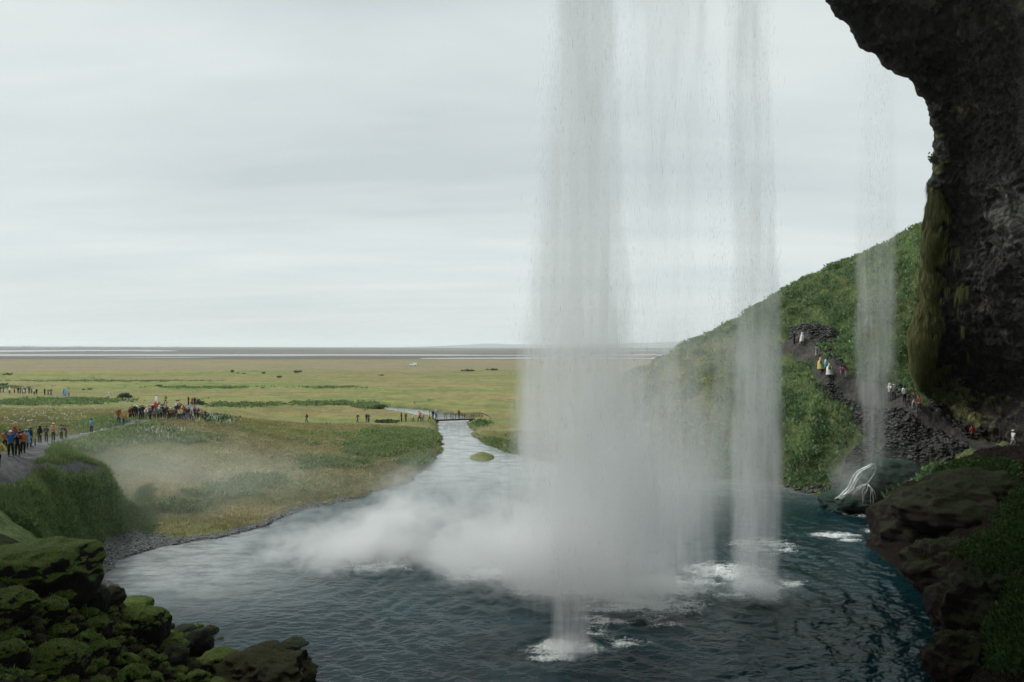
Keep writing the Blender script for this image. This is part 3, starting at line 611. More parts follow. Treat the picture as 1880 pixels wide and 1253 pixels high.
# single drops and torn threads of water that leave the columns
DROP, nt, bs = new_mat('drops'); bs.inputs['Base Color'].default_value = (.95, .96, .96, 1); bs.inputs['Roughness'].default_value = .5; bs.inputs['Alpha'].default_value = .2; bs.inputs['Transmission Weight'].default_value = .6; bs.inputs['IOR'].default_value = 1.1
def drops(par, n_, st, spread=(1.0, .35), ln=(.08, .8), wd=(.005, .016), vr=None):
    zs = np.array([wz(v, d) for v, u, hw, d, ry in st]); o_ = np.argsort(zs); zs = zs[o_]; ar = np.array([(wx(u, d), d, hw / F * d, ry) for v, u, hw, d, ry in st])[o_]
    z = RNG.uniform(max(zs[0], .1), zs[-1], n_) if vr is None else RNG.uniform(wz(vr[1], st[0][3]), wz(vr[0], st[0][3]), n_); I = [np.interp(z, zs, ar[:, k]) for k in range(4)]
    a = RNG.uniform(0, 2 * np.pi, n_); cl = fbm(a * 1.5, z * .12, f=1.0, o=3, s=int(n_) % 97); r = spread[0] + spread[1] * (RNG.normal(0, 1, n_) * .6 + cl)
    P = np.stack([I[0] + I[2] * r * np.cos(a), I[1] + I[3] * r * np.sin(a), z], -1); L = ln[0] * (ln[1] / ln[0]) ** (RNG.random(n_) ** 2) ; w = RNG.uniform(*wd, n_)
    T = np.array([(0, 0, .5), (0, 0, -.5), (1, 0, -.15), (-.5, .87, -.15), (-.5, -.87, -.15)]); V = P[:, None, :] + T[None] * np.stack([w, w, L], -1)[:, None, :]
    V[:, 0, 0] += RNG.normal(0, .03, n_) * L; Fa = np.array([(0, 2, 3), (0, 3, 4), (0, 4, 2), (1, 3, 2), (1, 4, 3), (1, 2, 4)])[None] + (np.arange(n_) * 5)[:, None, None]
    add_mesh('drops', V.reshape(-1, 3), Fa.reshape(-1, 3), DROP, parent=par, kind='stuff')
WF = [o for o in COL.objects if o.name.startswith('waterfall')]
drops(WF[0], 6500, [(-420,1082,56,40,1.5), (0,1078,62,40,1.6), (250,1066,78,40,1.9), (640,1062,108,40,2.4), (850,1075,150,40,2.8), (1060,1090,165,40,3.2)], (1.0, .22))
drops(WF[1], 700, [(1000,1040,30,34,.8), (1120,1048,38,33.5,.9), (1215,1050,50,33.2,1.0)], (.8, .4), (.05, .35), (.005, .014))
drops(WF[2], 2400, [(-420,1215,85,42,1.5), (600,1205,90,42,1.8), (1085,1195,125,42,2.4)], (.7, .4), (.2, 1.2), (.005, .013))
drops(WF[3], 4500, [(-420,1375,46,41.5,.9), (300,1380,44,41.5,1.0), (640,1388,52,41.5,1.2), (1095,1386,46,41.5,1.4)], (.9, .3))
drops(WF[4], 900, [(100,1300,18,42.5,.5), (560,1322,20,42.5,.6), (700,1326,20,42.5,.6), (845,1308,8,42.5,.4)], (.7, .4))
drops(WF[5], 1600, [(0,1610,40,63,1.2), (650,1606,42,63,1.1), (862,1604,20,63,.6)], (.5, .4), (.2, 1.4), (.007, .016))

# ------------------------------------------------------------------ boulders
def rock_mat(name, moss_lo, moss_hi, rock, bright=1.0, amount=.5):
    m, nt, bs = new_mat(name); t = N(nt, 'ShaderNodeTexCoord'); g = N(nt, 'ShaderNodeNewGeometry'); sp = N(nt, 'ShaderNodeSeparateXYZ'); nt.links.new(g.outputs['Normal'], sp.inputs[0])
    pos = g.outputs['Position']; a = noise(nt, pos, 1.6, 5, .6); b = noise(nt, pos, 14, 4, .65); c = noise(nt, pos, 45, 2, .6)
    mk = mathn(nt, 'ADD', sp.outputs[2], mathn(nt, 'MULTIPLY', mathn(nt, 'SUBTRACT', a, .5), 2.4))
    mk = ramp(nt, mk, [(.5 - amount, 0), (.72 - amount, 1)])  # moss on upward faces; bright tops and dark undersides also imitate shading
    mc = mixc(nt, ramp(nt, b, [(.35, 0), (.65, 1)]), moss_lo, moss_hi)
    rc = mixc(nt, 1, rock, ramp(nt, b, [(.3, .5), (.7, 1.6)]), 'MULTIPLY')
    nt.links.new(mixc(nt, mk, rc, mc), bs.inputs['Base Color']); bs.inputs['Roughness'].default_value = .9; bs.inputs['Specular IOR Level'].default_value = .2
    bp = N(nt, 'ShaderNodeBump'); bp.inputs['Strength'].default_value = .9; bp.inputs['Distance'].default_value = .06
    nt.links.new(mathn(nt, 'ADD', b, mathn(nt, 'MULTIPLY', c, .5)), bp.inputs['Height']); nt.links.new(bp.outputs[0], bs.inputs['Normal'])
    return m
MOSS = rock_mat('bright moss on basalt', (.032, .060, .012), (.13, .18, .032), (.012, .011, .009), amount=.20)
OLIVE = rock_mat('olive moss on basalt', (.020, .022, .008), (.055, .052, .018), (.014, .012, .010), amount=.05)
BROWN = rock_mat('dark mossy earth and rock', (.010, .013, .005), (.030, .036, .012), (.014, .010, .008), amount=.0)
DARK = rock_mat('wet dark basalt', (.020, .028, .014), (.04, .05, .02), (.020, .020, .019), amount=-.1)
TEAL = rock_mat('algae on wet basalt', (.012, .030, .024), (.03, .06, .045), (.016, .022, .022), amount=.3)
_ico = {}
def ico(n_):
    if n_ not in _ico:
        bm = bmesh.new(); bmesh.ops.create_icosphere(bm, subdivisions=n_, radius=1)
        _ico[n_] = (np.array([v.co[:] for v in bm.verts]), np.array([[v.index for v in f.verts] for f in bm.faces])); bm.free()
    return _ico[n_]
def boulder(u, v, ru, rv, d=None, mat=MOSS, seed=0, label=None, name='boulder', lumps=.22, blocky=.0, sub=5, group=None, deep=1.0, edge=0.0):
    if d is None: d = hit(u, v + rv * .75, 14.5, 90)
    k = d / F; V, Fc = ico(sub); p = V.copy()
    if blocky: p = np.sign(p) * np.abs(p) ** (1 - blocky * .55); p /= np.maximum(1, np.abs(p).max(1, keepdims=True))
    s = seed * 13.7
    q_ = p * (1 + .22 * fbm(p[:, 0] + s, p[:, 1], p[:, 2], f=.9, o=2, s=seed)[:, None])
    ln = fbm(p[:, 0] + s, p[:, 1], p[:, 2], f=1.7, o=3, s=seed + 5, ridge=True, g=.5)
    up = np.clip(V[:, 2] + .5, 0, 1)
    q_ = q_ * (1 + (lumps * ln * (.4 + .6 * up))[:, None] + (.05 * fbm(p[:, 0] + s, p[:, 1], p[:, 2], f=7, o=5, s=seed + 9, g=.6))[:, None])
    if edge: q_[:, 2] = q_[:, 2] * (1 - edge * np.abs(q_[:, 0]))
    R = np.array((ru * k, (ru * .85 + rv * .15) * k * deep, rv * k * 1.1)); P = q_ * R
    if mat in (MOSS, OLIVE, BROWN): FUZZ.append((P + (wx(u, d), d, wz(v, d)), 0 if mat is BROWN else 1 if mat is MOSS else 2, d))
    o = add_mesh(name, P, Fc, mat, label=label, cat='boulder' if name == 'boulder' else 'rock', group=group)
    o.location = (wx(u, d), d, wz(v, d)); o['group'] = group or 'boulders round the pool'
    return o
BL = [
 (56,1066,104,52,27,MOSS,1,'huge dark block with mossy top, highest rock at the left edge',.16,.5),
 (134,1056,36,42,28.5,MOSS,2,'rounded mossy shoulder on the right end of the huge dark block',.2,.3),
 (14,1118,42,26,None,MOSS,3,'shadowed mossy boulder below the huge dark block at the left edge',.3,0),
 (92,1128,28,22,None,MOSS,4,'lumpy mossy boulder directly under the middle of the huge dark block',.3,0),
 (175,1104,26,24,None,DARK,5,'dark bare boulder just right of the huge mossy block',.15,0),
 (202,1100,26,18,None,OLIVE,6,'low olive slab reaching the grass right of the huge block',.15,0),
 (242,1113,34,13,None,MOSS,7,'flat bright mossy boulder behind the big dome boulder',.15,0),
 (266,1156,44,40,30,MOSS,8,'big dome shaped boulder with bright moss cap and dark sides',.12,.15),
 (365,1186,26,28,None,DARK,9,'dark cone shaped boulder with mossy tip near the waterline',.15,0),
 (338,1158,19,9,None,DARK,10,'low flat dark rock at the waterline beside the dome boulder',.1,0),
 (384,1163,17,11,None,OLIVE,11,'small brown rounded rock half in the water',.1,0),
 (180,1156,24,20,None,MOSS,12,'mossy boulder left of the big dome boulder',.25,0),
 (160,1192,30,24,None,MOSS,13,'moss covered boulder below and left of the dome boulder',.25,0),
 (100,1222,50,34,None,MOSS,14,'broad dark boulder with mossy crown at the bottom left',.15,.1),
 (16,1212,30,28,None,MOSS,15,'bright mossy hummock boulder at the bottom left corner',.2,0),
 (308,1190,30,18,None,MOSS,16,'mossy boulder between the dome boulder and the cone boulder',.25,0),
 (320,1208,24,20,None,DARK,17,'small dark boulder below the mossy one beside the cone boulder',.2,0),
 (398,1222,34,22,None,MOSS,18,'mossy boulder touching the olive ridged outcrop',.25,0),
 (488,1246,80,34,None,OLIVE,19,'large olive brown ridged outcrop at the bottom by the water',.35,.1),
 (540,1200,28,24,None,DARK,20,'blocky dark rock standing in the water right of the ridged outcrop',.12,.4),
 (572,1236,18,10,None,OLIVE,21,'small brown rock at the tip of the ridged outcrop',.15,.1),
 (431,1154,14,5,None,DARK,22,'pale flat stone in the shallows',.08,.3),
 (437,1163,10,7,None,DARK,23,'small dark stone just under the pale flat stone',.1,.1),
 (464,1159,13,8,None,DARK,24,'small dark stone right of the pale flat stone',.1,.1),
 (414,1170,8,4,None,DARK,25,'tiny dark stone left of the stones in the shallows',.1,.1),
 (577,1133,11,7,None,DARK,26,'lone dark rock washed by waves out in the pool',.15,.1),
 (589,1141,5,3,None,DARK,27,'tiny rock beside the lone dark rock in the pool',.15,.1),
 (449,1184,9,4,None,DARK,28,'tiny wet rock between the shallows and the ridged outcrop',.15,.1),
 (1702,985,92,62,51,BROWN,40,'big rounded near black mossy bulge rising from the pool at the right',.22,.05),
 (1795,935,120,52,48,BROWN,41,'broad dark brown rock shoulder behind the mossy bulge',.25,.05),
 (1745,1050,70,44,42,BROWN,42,'dark brown rocky step at the water edge below the mossy bulge',.3,.1),
 (1800,1130,80,60,35,BROWN,43,'dark wet rock lump beside the pool, lower right',.3,.1),
 (1775,1225,60,50,30.5,BROWN,44,'lowest dark rock lump at the bottom right of the pool',.3,.1),
 (1640,893,66,42,64.5,TEAL,30,'big dark wet rock struck by the thin side fall',.10,.25),
 (1590,905,36,26,64,TEAL,31,'dark green rock in front of the big wet rock where the water fans out',.15,.1),
 (1552,925,40,18,63.5,TEAL,32,'low green algae covered rocks at the foot of the side cascade',.35,.1),
 (1534,940,16,9,62.5,TEAL,33,'small dark rock at the water edge left of the side cascade',.3,.1),
 (1585,933,22,15,62.5,DARK,34,'black rock at the waterline below the fanning water',.3,.1),
]
FUZZ = []
taken = []
for (u, v, ru, rv, d, mt, sd_, lb, lump, blk) in BL:
    boulder(u, v, ru, rv, d, mt, sd_, lb, lumps=lump, blocky=blk, sub=6 if ru > 40 else 5); taken.append((u, v, ru, rv))
fill = []; tries = 0
edge_u = lambda v: np.interp(v, [1040, 1065, 1115, 1165, 1260], [175, 190, 248, 335, 420])
while len(fill) < 230 and tries < 6000:
    tries += 1; v = random.uniform(1085, 1275); u = random.uniform(-60, edge_u(v) + 60)
    if v < 1150 and u > edge_u(v) - 8: continue
    r = random.uniform(9, 25) * (.75 + .25 * (v - 1085) / 190)
    if any(((u - a) / (ra * .75 + r * .55)) ** 2 + ((v - b) / (rb * .75 + r * .45)) ** 2 < 1 for a, b, ra, rb in taken): continue
    fill.append((u, v, r)); taken.append((u, v, r, r * .72))
words_n = ['first','second','third','fourth','fifth','sixth','seventh','eighth','ninth','tenth','eleventh','twelfth','thirteenth','fourteenth','fifteenth','sixteenth','seventeenth','eighteenth','nineteenth','twentieth',
  'twenty-first','twenty-second','twenty-third','twenty-fourth','twenty-fifth','twenty-sixth','twenty-seventh','twenty-eighth','twenty-ninth','thirtieth','thirty-first','thirty-second','thirty-third','thirty-fourth','thirty-fifth','thirty-sixth','thirty-seventh','thirty-eighth','thirty-ninth','fortieth','forty-first','forty-second','forty-third','forty-fourth','forty-fifth','forty-sixth','forty-seventh','forty-eighth','forty-ninth','fiftieth']
bands = [(1000,1120,'top'),(1120,1150,'upper middle'),(1150,1182,'middle'),(1182,1212,'lower middle'),(1212,1242,'low'),(1242,1300,'bottom')]
for a, b, nm in bands:
    row = sorted([f_ for f_ in fill if a <= f_[1] < b])
    for k, (u, v, r) in enumerate(row):
        sz = 'small' if r < 17 else ('medium' if r < 26 else 'large'); mt = random.choice([MOSS, MOSS, MOSS, OLIVE])
        boulder(u, v, r, r * random.uniform(.62, .8), None, mt, 100 + int(u + v * 3) % 400, '%s %s boulder, %s from left in the slope\'s %s row' % (sz, 'bright mossy' if mt is MOSS else 'olive brown', words_n[k], nm), lumps=.22, sub=5 if r > 17 else 4, group='small boulders of the mossy slope')
# cushions of moss fibres on the tops of the boulders
def fuzz():
    B, N_, Cc, Hs = [], [], [], []
    for P, br, d in FUZZ:
        V, Fc = ico(6 if len(P) > 20000 else 5 if len(P) > 5000 else 4); a, b, c = P[Fc[:, 0]], P[Fc[:, 1]], P[Fc[:, 2]]; nr = np.cross(b - a, c - a); ar = np.linalg.norm(nr, axis=1) / 2; nr = nr / (2 * ar[:, None] + 1e-9)
        w = ar * np.clip(nr[:, 2] - (.15 if br == 1 else .35), 0, 1) * (fbm(a[:, 0], a[:, 1], a[:, 2], f=1.2, o=3, s=77) > -.25); k_ = int(min(5200, w.sum() * 480)); cs = np.cumsum(w)
        if k_ < 5: continue
        q_ = np.searchsorted(cs, RNG.random(k_) * cs[-1]); r1, r2 = RNG.random((2, k_, 1)); s_ = np.sqrt(r1); B.append(a[q_] * (1 - s_) + b[q_] * s_ * (1 - r2) + c[q_] * s_ * r2); N_.append(nr[q_])
        base = np.array([(.10,.15,.028),(.16,.21,.04),(.065,.105,.02),(.22,.24,.06)] if br == 1 else [(.03,.036,.013),(.05,.055,.02),(.035,.026,.015),(.05,.08,.024)] if br == 0 else [(.08,.08,.03),(.11,.10,.04),(.06,.07,.025),(.09,.10,.03)]); Cc.append(base[RNG.integers(0, 4, k_)] * RNG.uniform(.7, 1.3, (k_, 1))); Hs.append(np.full((k_, 1), 2.4 if br == 0 else 1.0))
    B = np.concatenate(B); N_ = np.concatenate(N_); Cc = np.concatenate(Cc); n = len(B); Hs = np.concatenate(Hs); h = RNG.uniform(.03, .085, (n, 1)) * Hs; t_ = RNG.normal(0, 1, (n, 3)); t_ /= np.linalg.norm(t_, axis=1, keepdims=True)
    wv = np.cross(N_, t_) * .018 * Hs ** .5; top = B + (N_ + t_ * .7 + (0, 0, .3)) * h
    add_mesh('boulder_moss', np.stack([B - wv, B + wv, top], 1).reshape(-1, 3), np.arange(n * 3).reshape(-1, 3), FOL, smooth=False, loops_col=np.repeat(Cc, 3, 0), kind='stuff'); print('FUZZ', n)
# pebbles and stones on the gravel beach and scree: nobody could count them
def pebbles(name, n_, sel, size, mat, tone=1.0):
    V, Fc = ico(1); js, is_ = np.nonzero(sel); k = RNG.integers(0, len(js), n_)
    uu = U[is_[k]] + RNG.uniform(-1, 1, n_); dd = D[js[k]] + RNG.uniform(-.1, .1, n_); zz_ = zlook(uu, dd); xx = wx(uu, dd)
    s = size[0] * (size[1] / size[0]) ** (RNG.random(n_) ** 2.2); sc_ = s[:, None] * RNG.uniform(.6, 1.3, (n_, 3)) * np.array((1, 1, .6))
    P = V[None] * sc_[:, None, :] * (1 + .38 * RNG.uniform(-1, 1, (n_, len(V), 1))) + np.stack([xx, dd, zz_], -1)[:, None, :]
    Fa = (Fc[None] + (np.arange(n_) * len(V))[:, None, None]).reshape(-1, 3); c = np.array((.07, .072, .07)) * tone * 1.0 * (.35 + 2.2 * RNG.random((n_, 1, 1)) ** 2.5); c = np.broadcast_to(c, P.shape)
    add_mesh(name, P.reshape(-1, 3), Fa, mat, smooth=False, loops_col=c.reshape(-1, 3), kind='stuff')
PEB, nt, bs = new_mat('stones'); at = N(nt, 'ShaderNodeAttribute', attribute_name='tint'); nt.links.new(at.outputs['Color'], bs.inputs['Base Color']); bs.inputs['Roughness'].default_value = .6
vis = (UU > -20) & (UU < 1900)
pebbles('beach_gravel', 11000, (beach > .4) & vis & (UU > 160) & (Z > -.12) & (Z < 1.2), (.03, .11), PEB, 1.5)
shoal = (UU > 215) & (UU < 520) & (np.abs(Z + .02) < .12) & (DD < 66) & (DD > 42)
pebbles('shoal_gravel', 1500, shoal, (.05, .16), PEB)
pebbles('scree', 24000, (rockm > .5) & vis & (mtrailr < .5), (.04, .26), PEB, .28)
pebbles('shore_stones', 1600, (UU > 1180) & vis & (PDn > -.2) & (PDn < 2.2) & (DD < 92) & (DD > 56), (.06, .4), PEB, .6)
pebbles('riverbank_stones', 500, (UU > 560) & (UU < 960) & (PDn > -.1) & (PDn < .5) & (DD < 130), (.05, .22), PEB)

# ------------------------------------------------------------------ grass, herbs, moss
FOL, nt, bs = new_mat('leaves'); at = N(nt, 'ShaderNodeAttribute', attribute_name='tint'); nt.links.new(at.outputs['Color'], bs.inputs['Base Color']); bs.inputs['Roughness'].default_value = .65; bs.inputs['Specular IOR Level'].default_value = .2
tl = N(nt, 'ShaderNodeBsdfTranslucent'); nt.links.new(at.outputs['Color'], tl.inputs[0]); ms = N(nt, 'ShaderNodeMixShader'); ms.inputs[0].default_value = .4
link_nodes(nt, (bs.outputs[0], ms.inputs[1]), (tl.outputs[0], ms.inputs[2]), (ms.outputs[0], nt.nodes['Material Output'].inputs[0]))
def blades(name, n_, weight, hgt, wid, per=4, tint=None, var=.35, spread=.18, lean=.5, leafy=False, boost=1.0, kind='stuff', label=None):
    w = np.where(weight > 0, weight, 0).ravel().astype(float); cs = np.cumsum(w); k = np.searchsorted(cs, RNG.random(n_) * cs[-1]); js, is_ = np.unravel_index(k, UU.shape)
    uu = U[is_] + RNG.uniform(-1.2, 1.2, n_); dd = D[js] + RNG.uniform(-.5, .5, n_) * np.minimum(np.gradient(D)[js], 3); base = np.stack([wx(uu, dd), dd, zlook(uu, dd) - .02], -1)
    col = C[js, is_] * boost if tint is None else np.array(tint)[RNG.integers(0, len(tint), n_)]
    col = col * RNG.uniform(1 - var, 1 + var, (n_, 1)) * (1 + RNG.uniform(-.12, .12, (n_, 3)))
    h = hgt * RNG.uniform(.5, 1.4, n_)
    B = np.repeat(base, per, 0) + np.concatenate([RNG.normal(0, spread, (n_ * per, 2)), np.zeros((n_ * per, 1))], 1); H = np.repeat(h, per) * RNG.uniform(.6, 1.2, n_ * per)
    a = RNG.uniform(0, 2 * np.pi, n_ * per); ld = np.repeat(RNG.uniform(0, 2 * np.pi, n_), per) + RNG.normal(0, .8, n_ * per); L = H * lean * RNG.random(n_ * per)
    wv = np.stack([np.cos(a), np.sin(a), np.zeros_like(a)], -1) * (wid * RNG.uniform(.6, 1.4, n_ * per))[:, None]
    top = B + np.stack([np.cos(ld) * L, np.sin(ld) * L, H], -1)
    if leafy:   # kite shaped leaf, tilted
        mid = B * .45 + top * .55; mid[:, 2] += H * .12
        V = np.stack([B, mid + wv, top, mid - wv], 1); kf = 4
    else: V = np.stack([B - wv * .5, B + wv * .5, top], 1); kf = 3
    Fa = np.arange(V.shape[0] * kf).reshape(-1, kf); cc_ = np.repeat(np.repeat(col, per, 0), kf, 0)
    return add_mesh(name, V.reshape(-1, 3), Fa, FOL, smooth=False, loops_col=np.clip(cc_, 0, 1), kind=kind, label=label)
open_ = (1 - mpath) * (1 - mtrail) * sstep(.3, 1.0, PDn) * (VV < 1260)
meadow = open_ * (UU < 1150) * (UU > -40) * (DD > 38.5) * ((UU < 260) | (DD > 44)) * (1 - beach)
blades('meadow_grass', 90000, meadow * (1 - sstep(100, 150, DD)) * (1 - lushm * .5), .20, .045, 4, var=.4, boost=1.5)
blades('mound_grass', 70000, meadow * (DD < 60) * (UU < 280), .24, .03, 4, tint=[(.15,.23,.09),(.18,.25,.10),(.12,.19,.08),(.22,.26,.11)], var=.35, spread=.2, lean=1.0)
blades('mound_herbs', 9000, meadow * lushm * (DD < 60) * (UU < 280) * sstep(-.1, .4, wn2), .17, .045, 4, tint=[(.12,.19,.07),(.15,.21,.08),(.10,.16,.06)], var=.35, spread=.25, lean=1.0, leafy=True)
blades('herb_leaves', 36000, meadow * lushm ** 1.5 * (DD < 125) * (DD > 58), .34, .085, 4, tint=[(.17,.24,.095),(.20,.26,.10),(.14,.21,.085),(.25,.28,.13)], var=.4, spread=.28, lean=.9, leafy=True)
blades('far_herbs', 5500, open_ * lushm ** 2 * (UU < 1150) * (DD > 125) * (DD < 320), .5, .22, 3, tint=[(.15,.21,.09),(.17,.22,.095),(.13,.19,.08)], var=.4, spread=.5, leafy=True)
hw = hm * (1 - mtrailr) * (UU < 1720) * (DD < 125) * (VV < 960)
blades('hill_grass', 90000, hw, .34, .075, 4, var=.45, spread=.22, lean=1.1, boost=1.8)
blades('hill_herbs', 22000, hw * sstep(0, .4, wn2 + .3 * wn3), .40, .13, 4, tint=[(.11,.20,.095),(.13,.215,.10),(.17,.22,.11)], var=.4, spread=.35, lean=1.0, leafy=True)  # bluish leaf tints carry some haze in the colour
blades('ledge_plants', 26000, ledge * sstep(.36, .6, moss + .25 * wn2 + .15 * wn3) * (Z > .5), .20, .055, 4, tint=[(.035,.075,.02),(.06,.095,.022),(.022,.05,.016)], var=.4, spread=.15, lean=1.0, leafy=True)  # leaf greens darkened too, overhang shade put into the tint
blades('ledge_dead_grass', 20000, ledge * (Z > .3) * (1 - sstep(.3, .6, moss)), .16, .035, 4, tint=[(.03,.02,.014),(.045,.034,.02),(.02,.015,.012)], var=.5, spread=.15, lean=1.4)
fw = open_ * (UU < 950) * (DD > 58) * (blob(90, 765, 120, 22) + .6 * blob(300, 800, 80, 10) + .7 * blob(395, 770, 22, 6) * 6 + .5 * blob(640, 715, 260, 6) + .02) * (DD < 260)
blades('white_flower_heads', 620, fw, .22, .07, 3, tint=[(.55,.55,.48),(.45,.46,.40)], var=.2, spread=.14, lean=.2, leafy=True)
blades('flowering_herbs', 900, blob(395, 770, 22, 7, (80, 110)) + blob(290, 798, 26, 7, (60, 100)), .55, .05, 5, tint=[(.5,.52,.42),(.06,.11,.035),(.05,.09,.03)], var=.2, spread=.3, lean=.6, leafy=True)
fuzz()
# moss beards hanging from the cliff rim
n_ = 26000; wgt = (CL_M * (ta[:, None] > 1.2) * (ta[:, None] < 5.6) * (tbb > 2.6) * (tbb < 4.2)).ravel(); cs = np.cumsum(wgt); k = np.searchsorted(cs, RNG.random(n_) * cs[-1])
B = CL_S.reshape(-1, 3)[k] + CL_N.reshape(-1, 3)[k] * .03; Nn = CL_N.reshape(-1, 3)[k]; L = RNG.uniform(.25, 1.15, n_)
tan = np.cross(Nn, (0, 0, 1.)); tan /= np.linalg.norm(tan, axis=1, keepdims=True) + 1e-6; wv = tan * RNG.uniform(.03, .10, (n_, 1))
top = B + Nn * RNG.uniform(.05, .28, (n_, 1)); top[:, 2] -= L; B[:, 2] += .1
col = np.array([(.16,.165,.055),(.20,.19,.075),(.10,.13,.045),(.13,.135,.055)])[RNG.integers(0, 4, n_)] * RNG.uniform(.6, 1.4, (n_, 1))
add_mesh('hanging_moss', np.stack([B - wv, B + wv, top], 1).reshape(-1, 3), np.arange(n_ * 3).reshape(-1, 3), FOL, smooth=False, loops_col=np.repeat(col, 3, 0), kind='stuff')

# ------------------------------------------------------------------ shrubs
BARK, nt, bs = new_mat('bark'); bs.inputs['Base Color'].default_value = (.06, .05, .04, 1)
def shrub(u, v, hw_, h_, label, cols, d=None, name='shrub', n_=260, sprig=False, group='shrubs on the plain'):
    """u, v: foot in the photo; half width and height in photo pixels"""
    if d is None: d = hit(u, v, 60, 900)
    k = d / F; r = hw_ * k; h = h_ * k; n_ = int(n_); root = bpy.data.objects.new(name, None); COL.objects.link(root)
    root.location = (wx(u, d), d, float(zlook(u, d)) if not sprig else wz(v, d)); tag(root, label, 'shrub', None, group)
    cl = RNG.normal(0, .45, (7, 3)); cl[:, 2] = RNG.uniform(.25, .85, 7); ci = RNG.integers(0, 7, n_)
    P = cl[ci] + RNG.normal(0, .22, (n_, 3)); P[:, 2] = np.clip(P[:, 2], .02, 1.05); P = P * (r, r, h)
    s = max(r, h) * .16; a = RNG.normal(0, 1, (n_, 3)); a /= np.linalg.norm(a, axis=1, keepdims=True); b = np.cross(a, RNG.normal(0, 1, (n_, 3))); b /= np.linalg.norm(b, axis=1, keepdims=True)
    V = np.stack([P - a * s, P + b * s * .55, P + a * s, P - b * s * .55], 1); c = np.array(cols)[RNG.integers(0, len(cols), n_)] * RNG.uniform(.6, 1.4, (n_, 1))
    add_mesh('foliage', V.reshape(-1, 3), np.arange(n_ * 4).reshape(-1, 4), FOL, smooth=False, loops_col=np.repeat(c, 4, 0), parent=root)
    vs_, fs = [], []
    for q in range(7):
        e = cl[q] * (r, r, h); t_ = max(r, h) * .018; b0 = len(vs_)
        for (px_, py_, pz_), rr in (((0, 0, -.05 * h), t_ * 1.6), (e * (.5, .5, .6), t_), (e, t_ * .4)):
            for w_ in range(4): an = w_ * math.pi / 2; vs_.append((px_ + rr * math.cos(an), py_ + rr * math.sin(an), pz_))
        for s2 in range(2):
            for w_ in range(4): fs.append((b0 + s2 * 4 + w_, b0 + s2 * 4 + (w_ + 1) % 4, b0 + s2 * 4 + 4 + (w_ + 1) % 4, b0 + s2 * 4 + 4 + w_))
    add_mesh('stem', vs_, fs, BARK, parent=root)
GD = [(.05,.07,.035),(.075,.095,.05)]; GG = [(.09,.15,.05),(.075,.12,.045)]
shrub(226,731,14,8,'dark wind bent shrub beside the path behind the man in white',[(.05,.062,.045),(.07,.085,.06)], n_=420)
shrub(368,743,11,9,'grey green shrub beside the trio behind the crowd',[(.06,.085,.06),(.08,.12,.08)], n_=360)
shrub(695,751,12,7,'bright green bush where the river bends beyond the bridge',GG, n_=360)
shrub(706,776,17,4,'low dark bush left of the footbridge',GD, n_=300)
shrub(881,777,14,6,'low bush at the right end of the footbridge',GG, n_=260)
shrub(427,684,5,4,'tallest dark bush on the brown heath left of centre',GD)
for k, (u, v, w_, h_) in enumerate([(436,686,3,1.6),(449,687,4,2),(486,686,5,2),(512,694,6,3.4),(546,685,8,4),(15,689,7,3.6),(2,708,10,4),(160,716,6,2),(292,710,8,3),(300,745,5,2),(327,737,4,2),(860,682,12,3),(905,680,9,3),(700,690,5,2)]):
    shrub(u, v, w_, h_, 'low dark bush on the plain, %s of the bushes' % ['third','fourth','fifth','sixth','seventh','second leftmost','leftmost','one by the walkers','one above the crowd','one just left of the crowd top','one behind the running walker','widest at the right','rightmost','one below the white van'][k], GD, n_=150)
for k, (u, v, w_, h_, lb) in enumerate([(1304,624,9,11,'wind bent bush on the skyline of the grassy slope'),(1351,607,8,13,'upright dark bush on the skyline above the wispy strand')]): shrub(u, v, w_, h_, lb, GD, d=111 - k * 3, n_=160, group='bushes on the hill skyline')
shrub(1713,302,7,20,'small leafless looking sprig growing out of the cliff rim against the sky',GD, d=59.5, sprig=True, n_=70, group='sprigs on the cliff rim')
shrub(1716,356,5,10,'tuft of grass sticking out of the cliff rim below the sprig',GG, d=61, sprig=True, n_=60, group='sprigs on the cliff rim')
shrub(1566,46,5,-12,'tiny plant hanging from the edge of the overhang',GD, d=48.5, sprig=True, n_=40, group='sprigs on the cliff rim')

# ------------------------------------------------------------------ people
def plain_mat(name, col, rough=.8, metal=0.0, spec=.3):
    m, nt, bs = new_mat(name); g = N(nt, 'ShaderNodeTexCoord'); a = noise(nt, g.outputs['Object'], 14, 3)
    nt.links.new(mixc(nt, 1, tuple(col), ramp(nt, a, [(.3, .8), (.7, 1.2)]), 'MULTIPLY'), bs.inputs['Base Color'])
    bs.inputs['Roughness'].default_value = rough; bs.inputs['Metallic'].default_value = metal; bs.inputs['Specular IOR Level'].default_value = spec
    return m
CLOTH = {k: plain_mat(k + ' cloth', c) for k, c in dict(black=(.018,.019,.021), navy=(.022,.035,.075), blue=(.04,.16,.38), sky=(.16,.34,.52), teal=(.05,.30,.36), red=(.45,.045,.025), maroon=(.17,.030,.028), rust=(.30,.09,.04),
    orange=(.62,.17,.05), peach=(.62,.34,.20), pink=(.62,.36,.34), yellow=(.60,.48,.14), cream=(.62,.56,.42), white=(.68,.69,.68), grey=(.20,.21,.22), lilac=(.33,.30,.40), olive=(.10,.10,.05), brown=(.13,.09,.06),
    beige=(.34,.31,.25), denim=(.05,.085,.15), darkgrey=(.06,.062,.068), purple=(.16,.13,.36), green=(.05,.14,.09)).items()}
SKIN = plain_mat('skin', (.42, .26, .19), .55); HAIR = {k: plain_mat(k + ' hair', c) for k, c in dict(dark=(.02,.014,.010), brown=(.07,.04,.022), fair=(.30,.21,.11), grey=(.28,.27,.26)).items()}
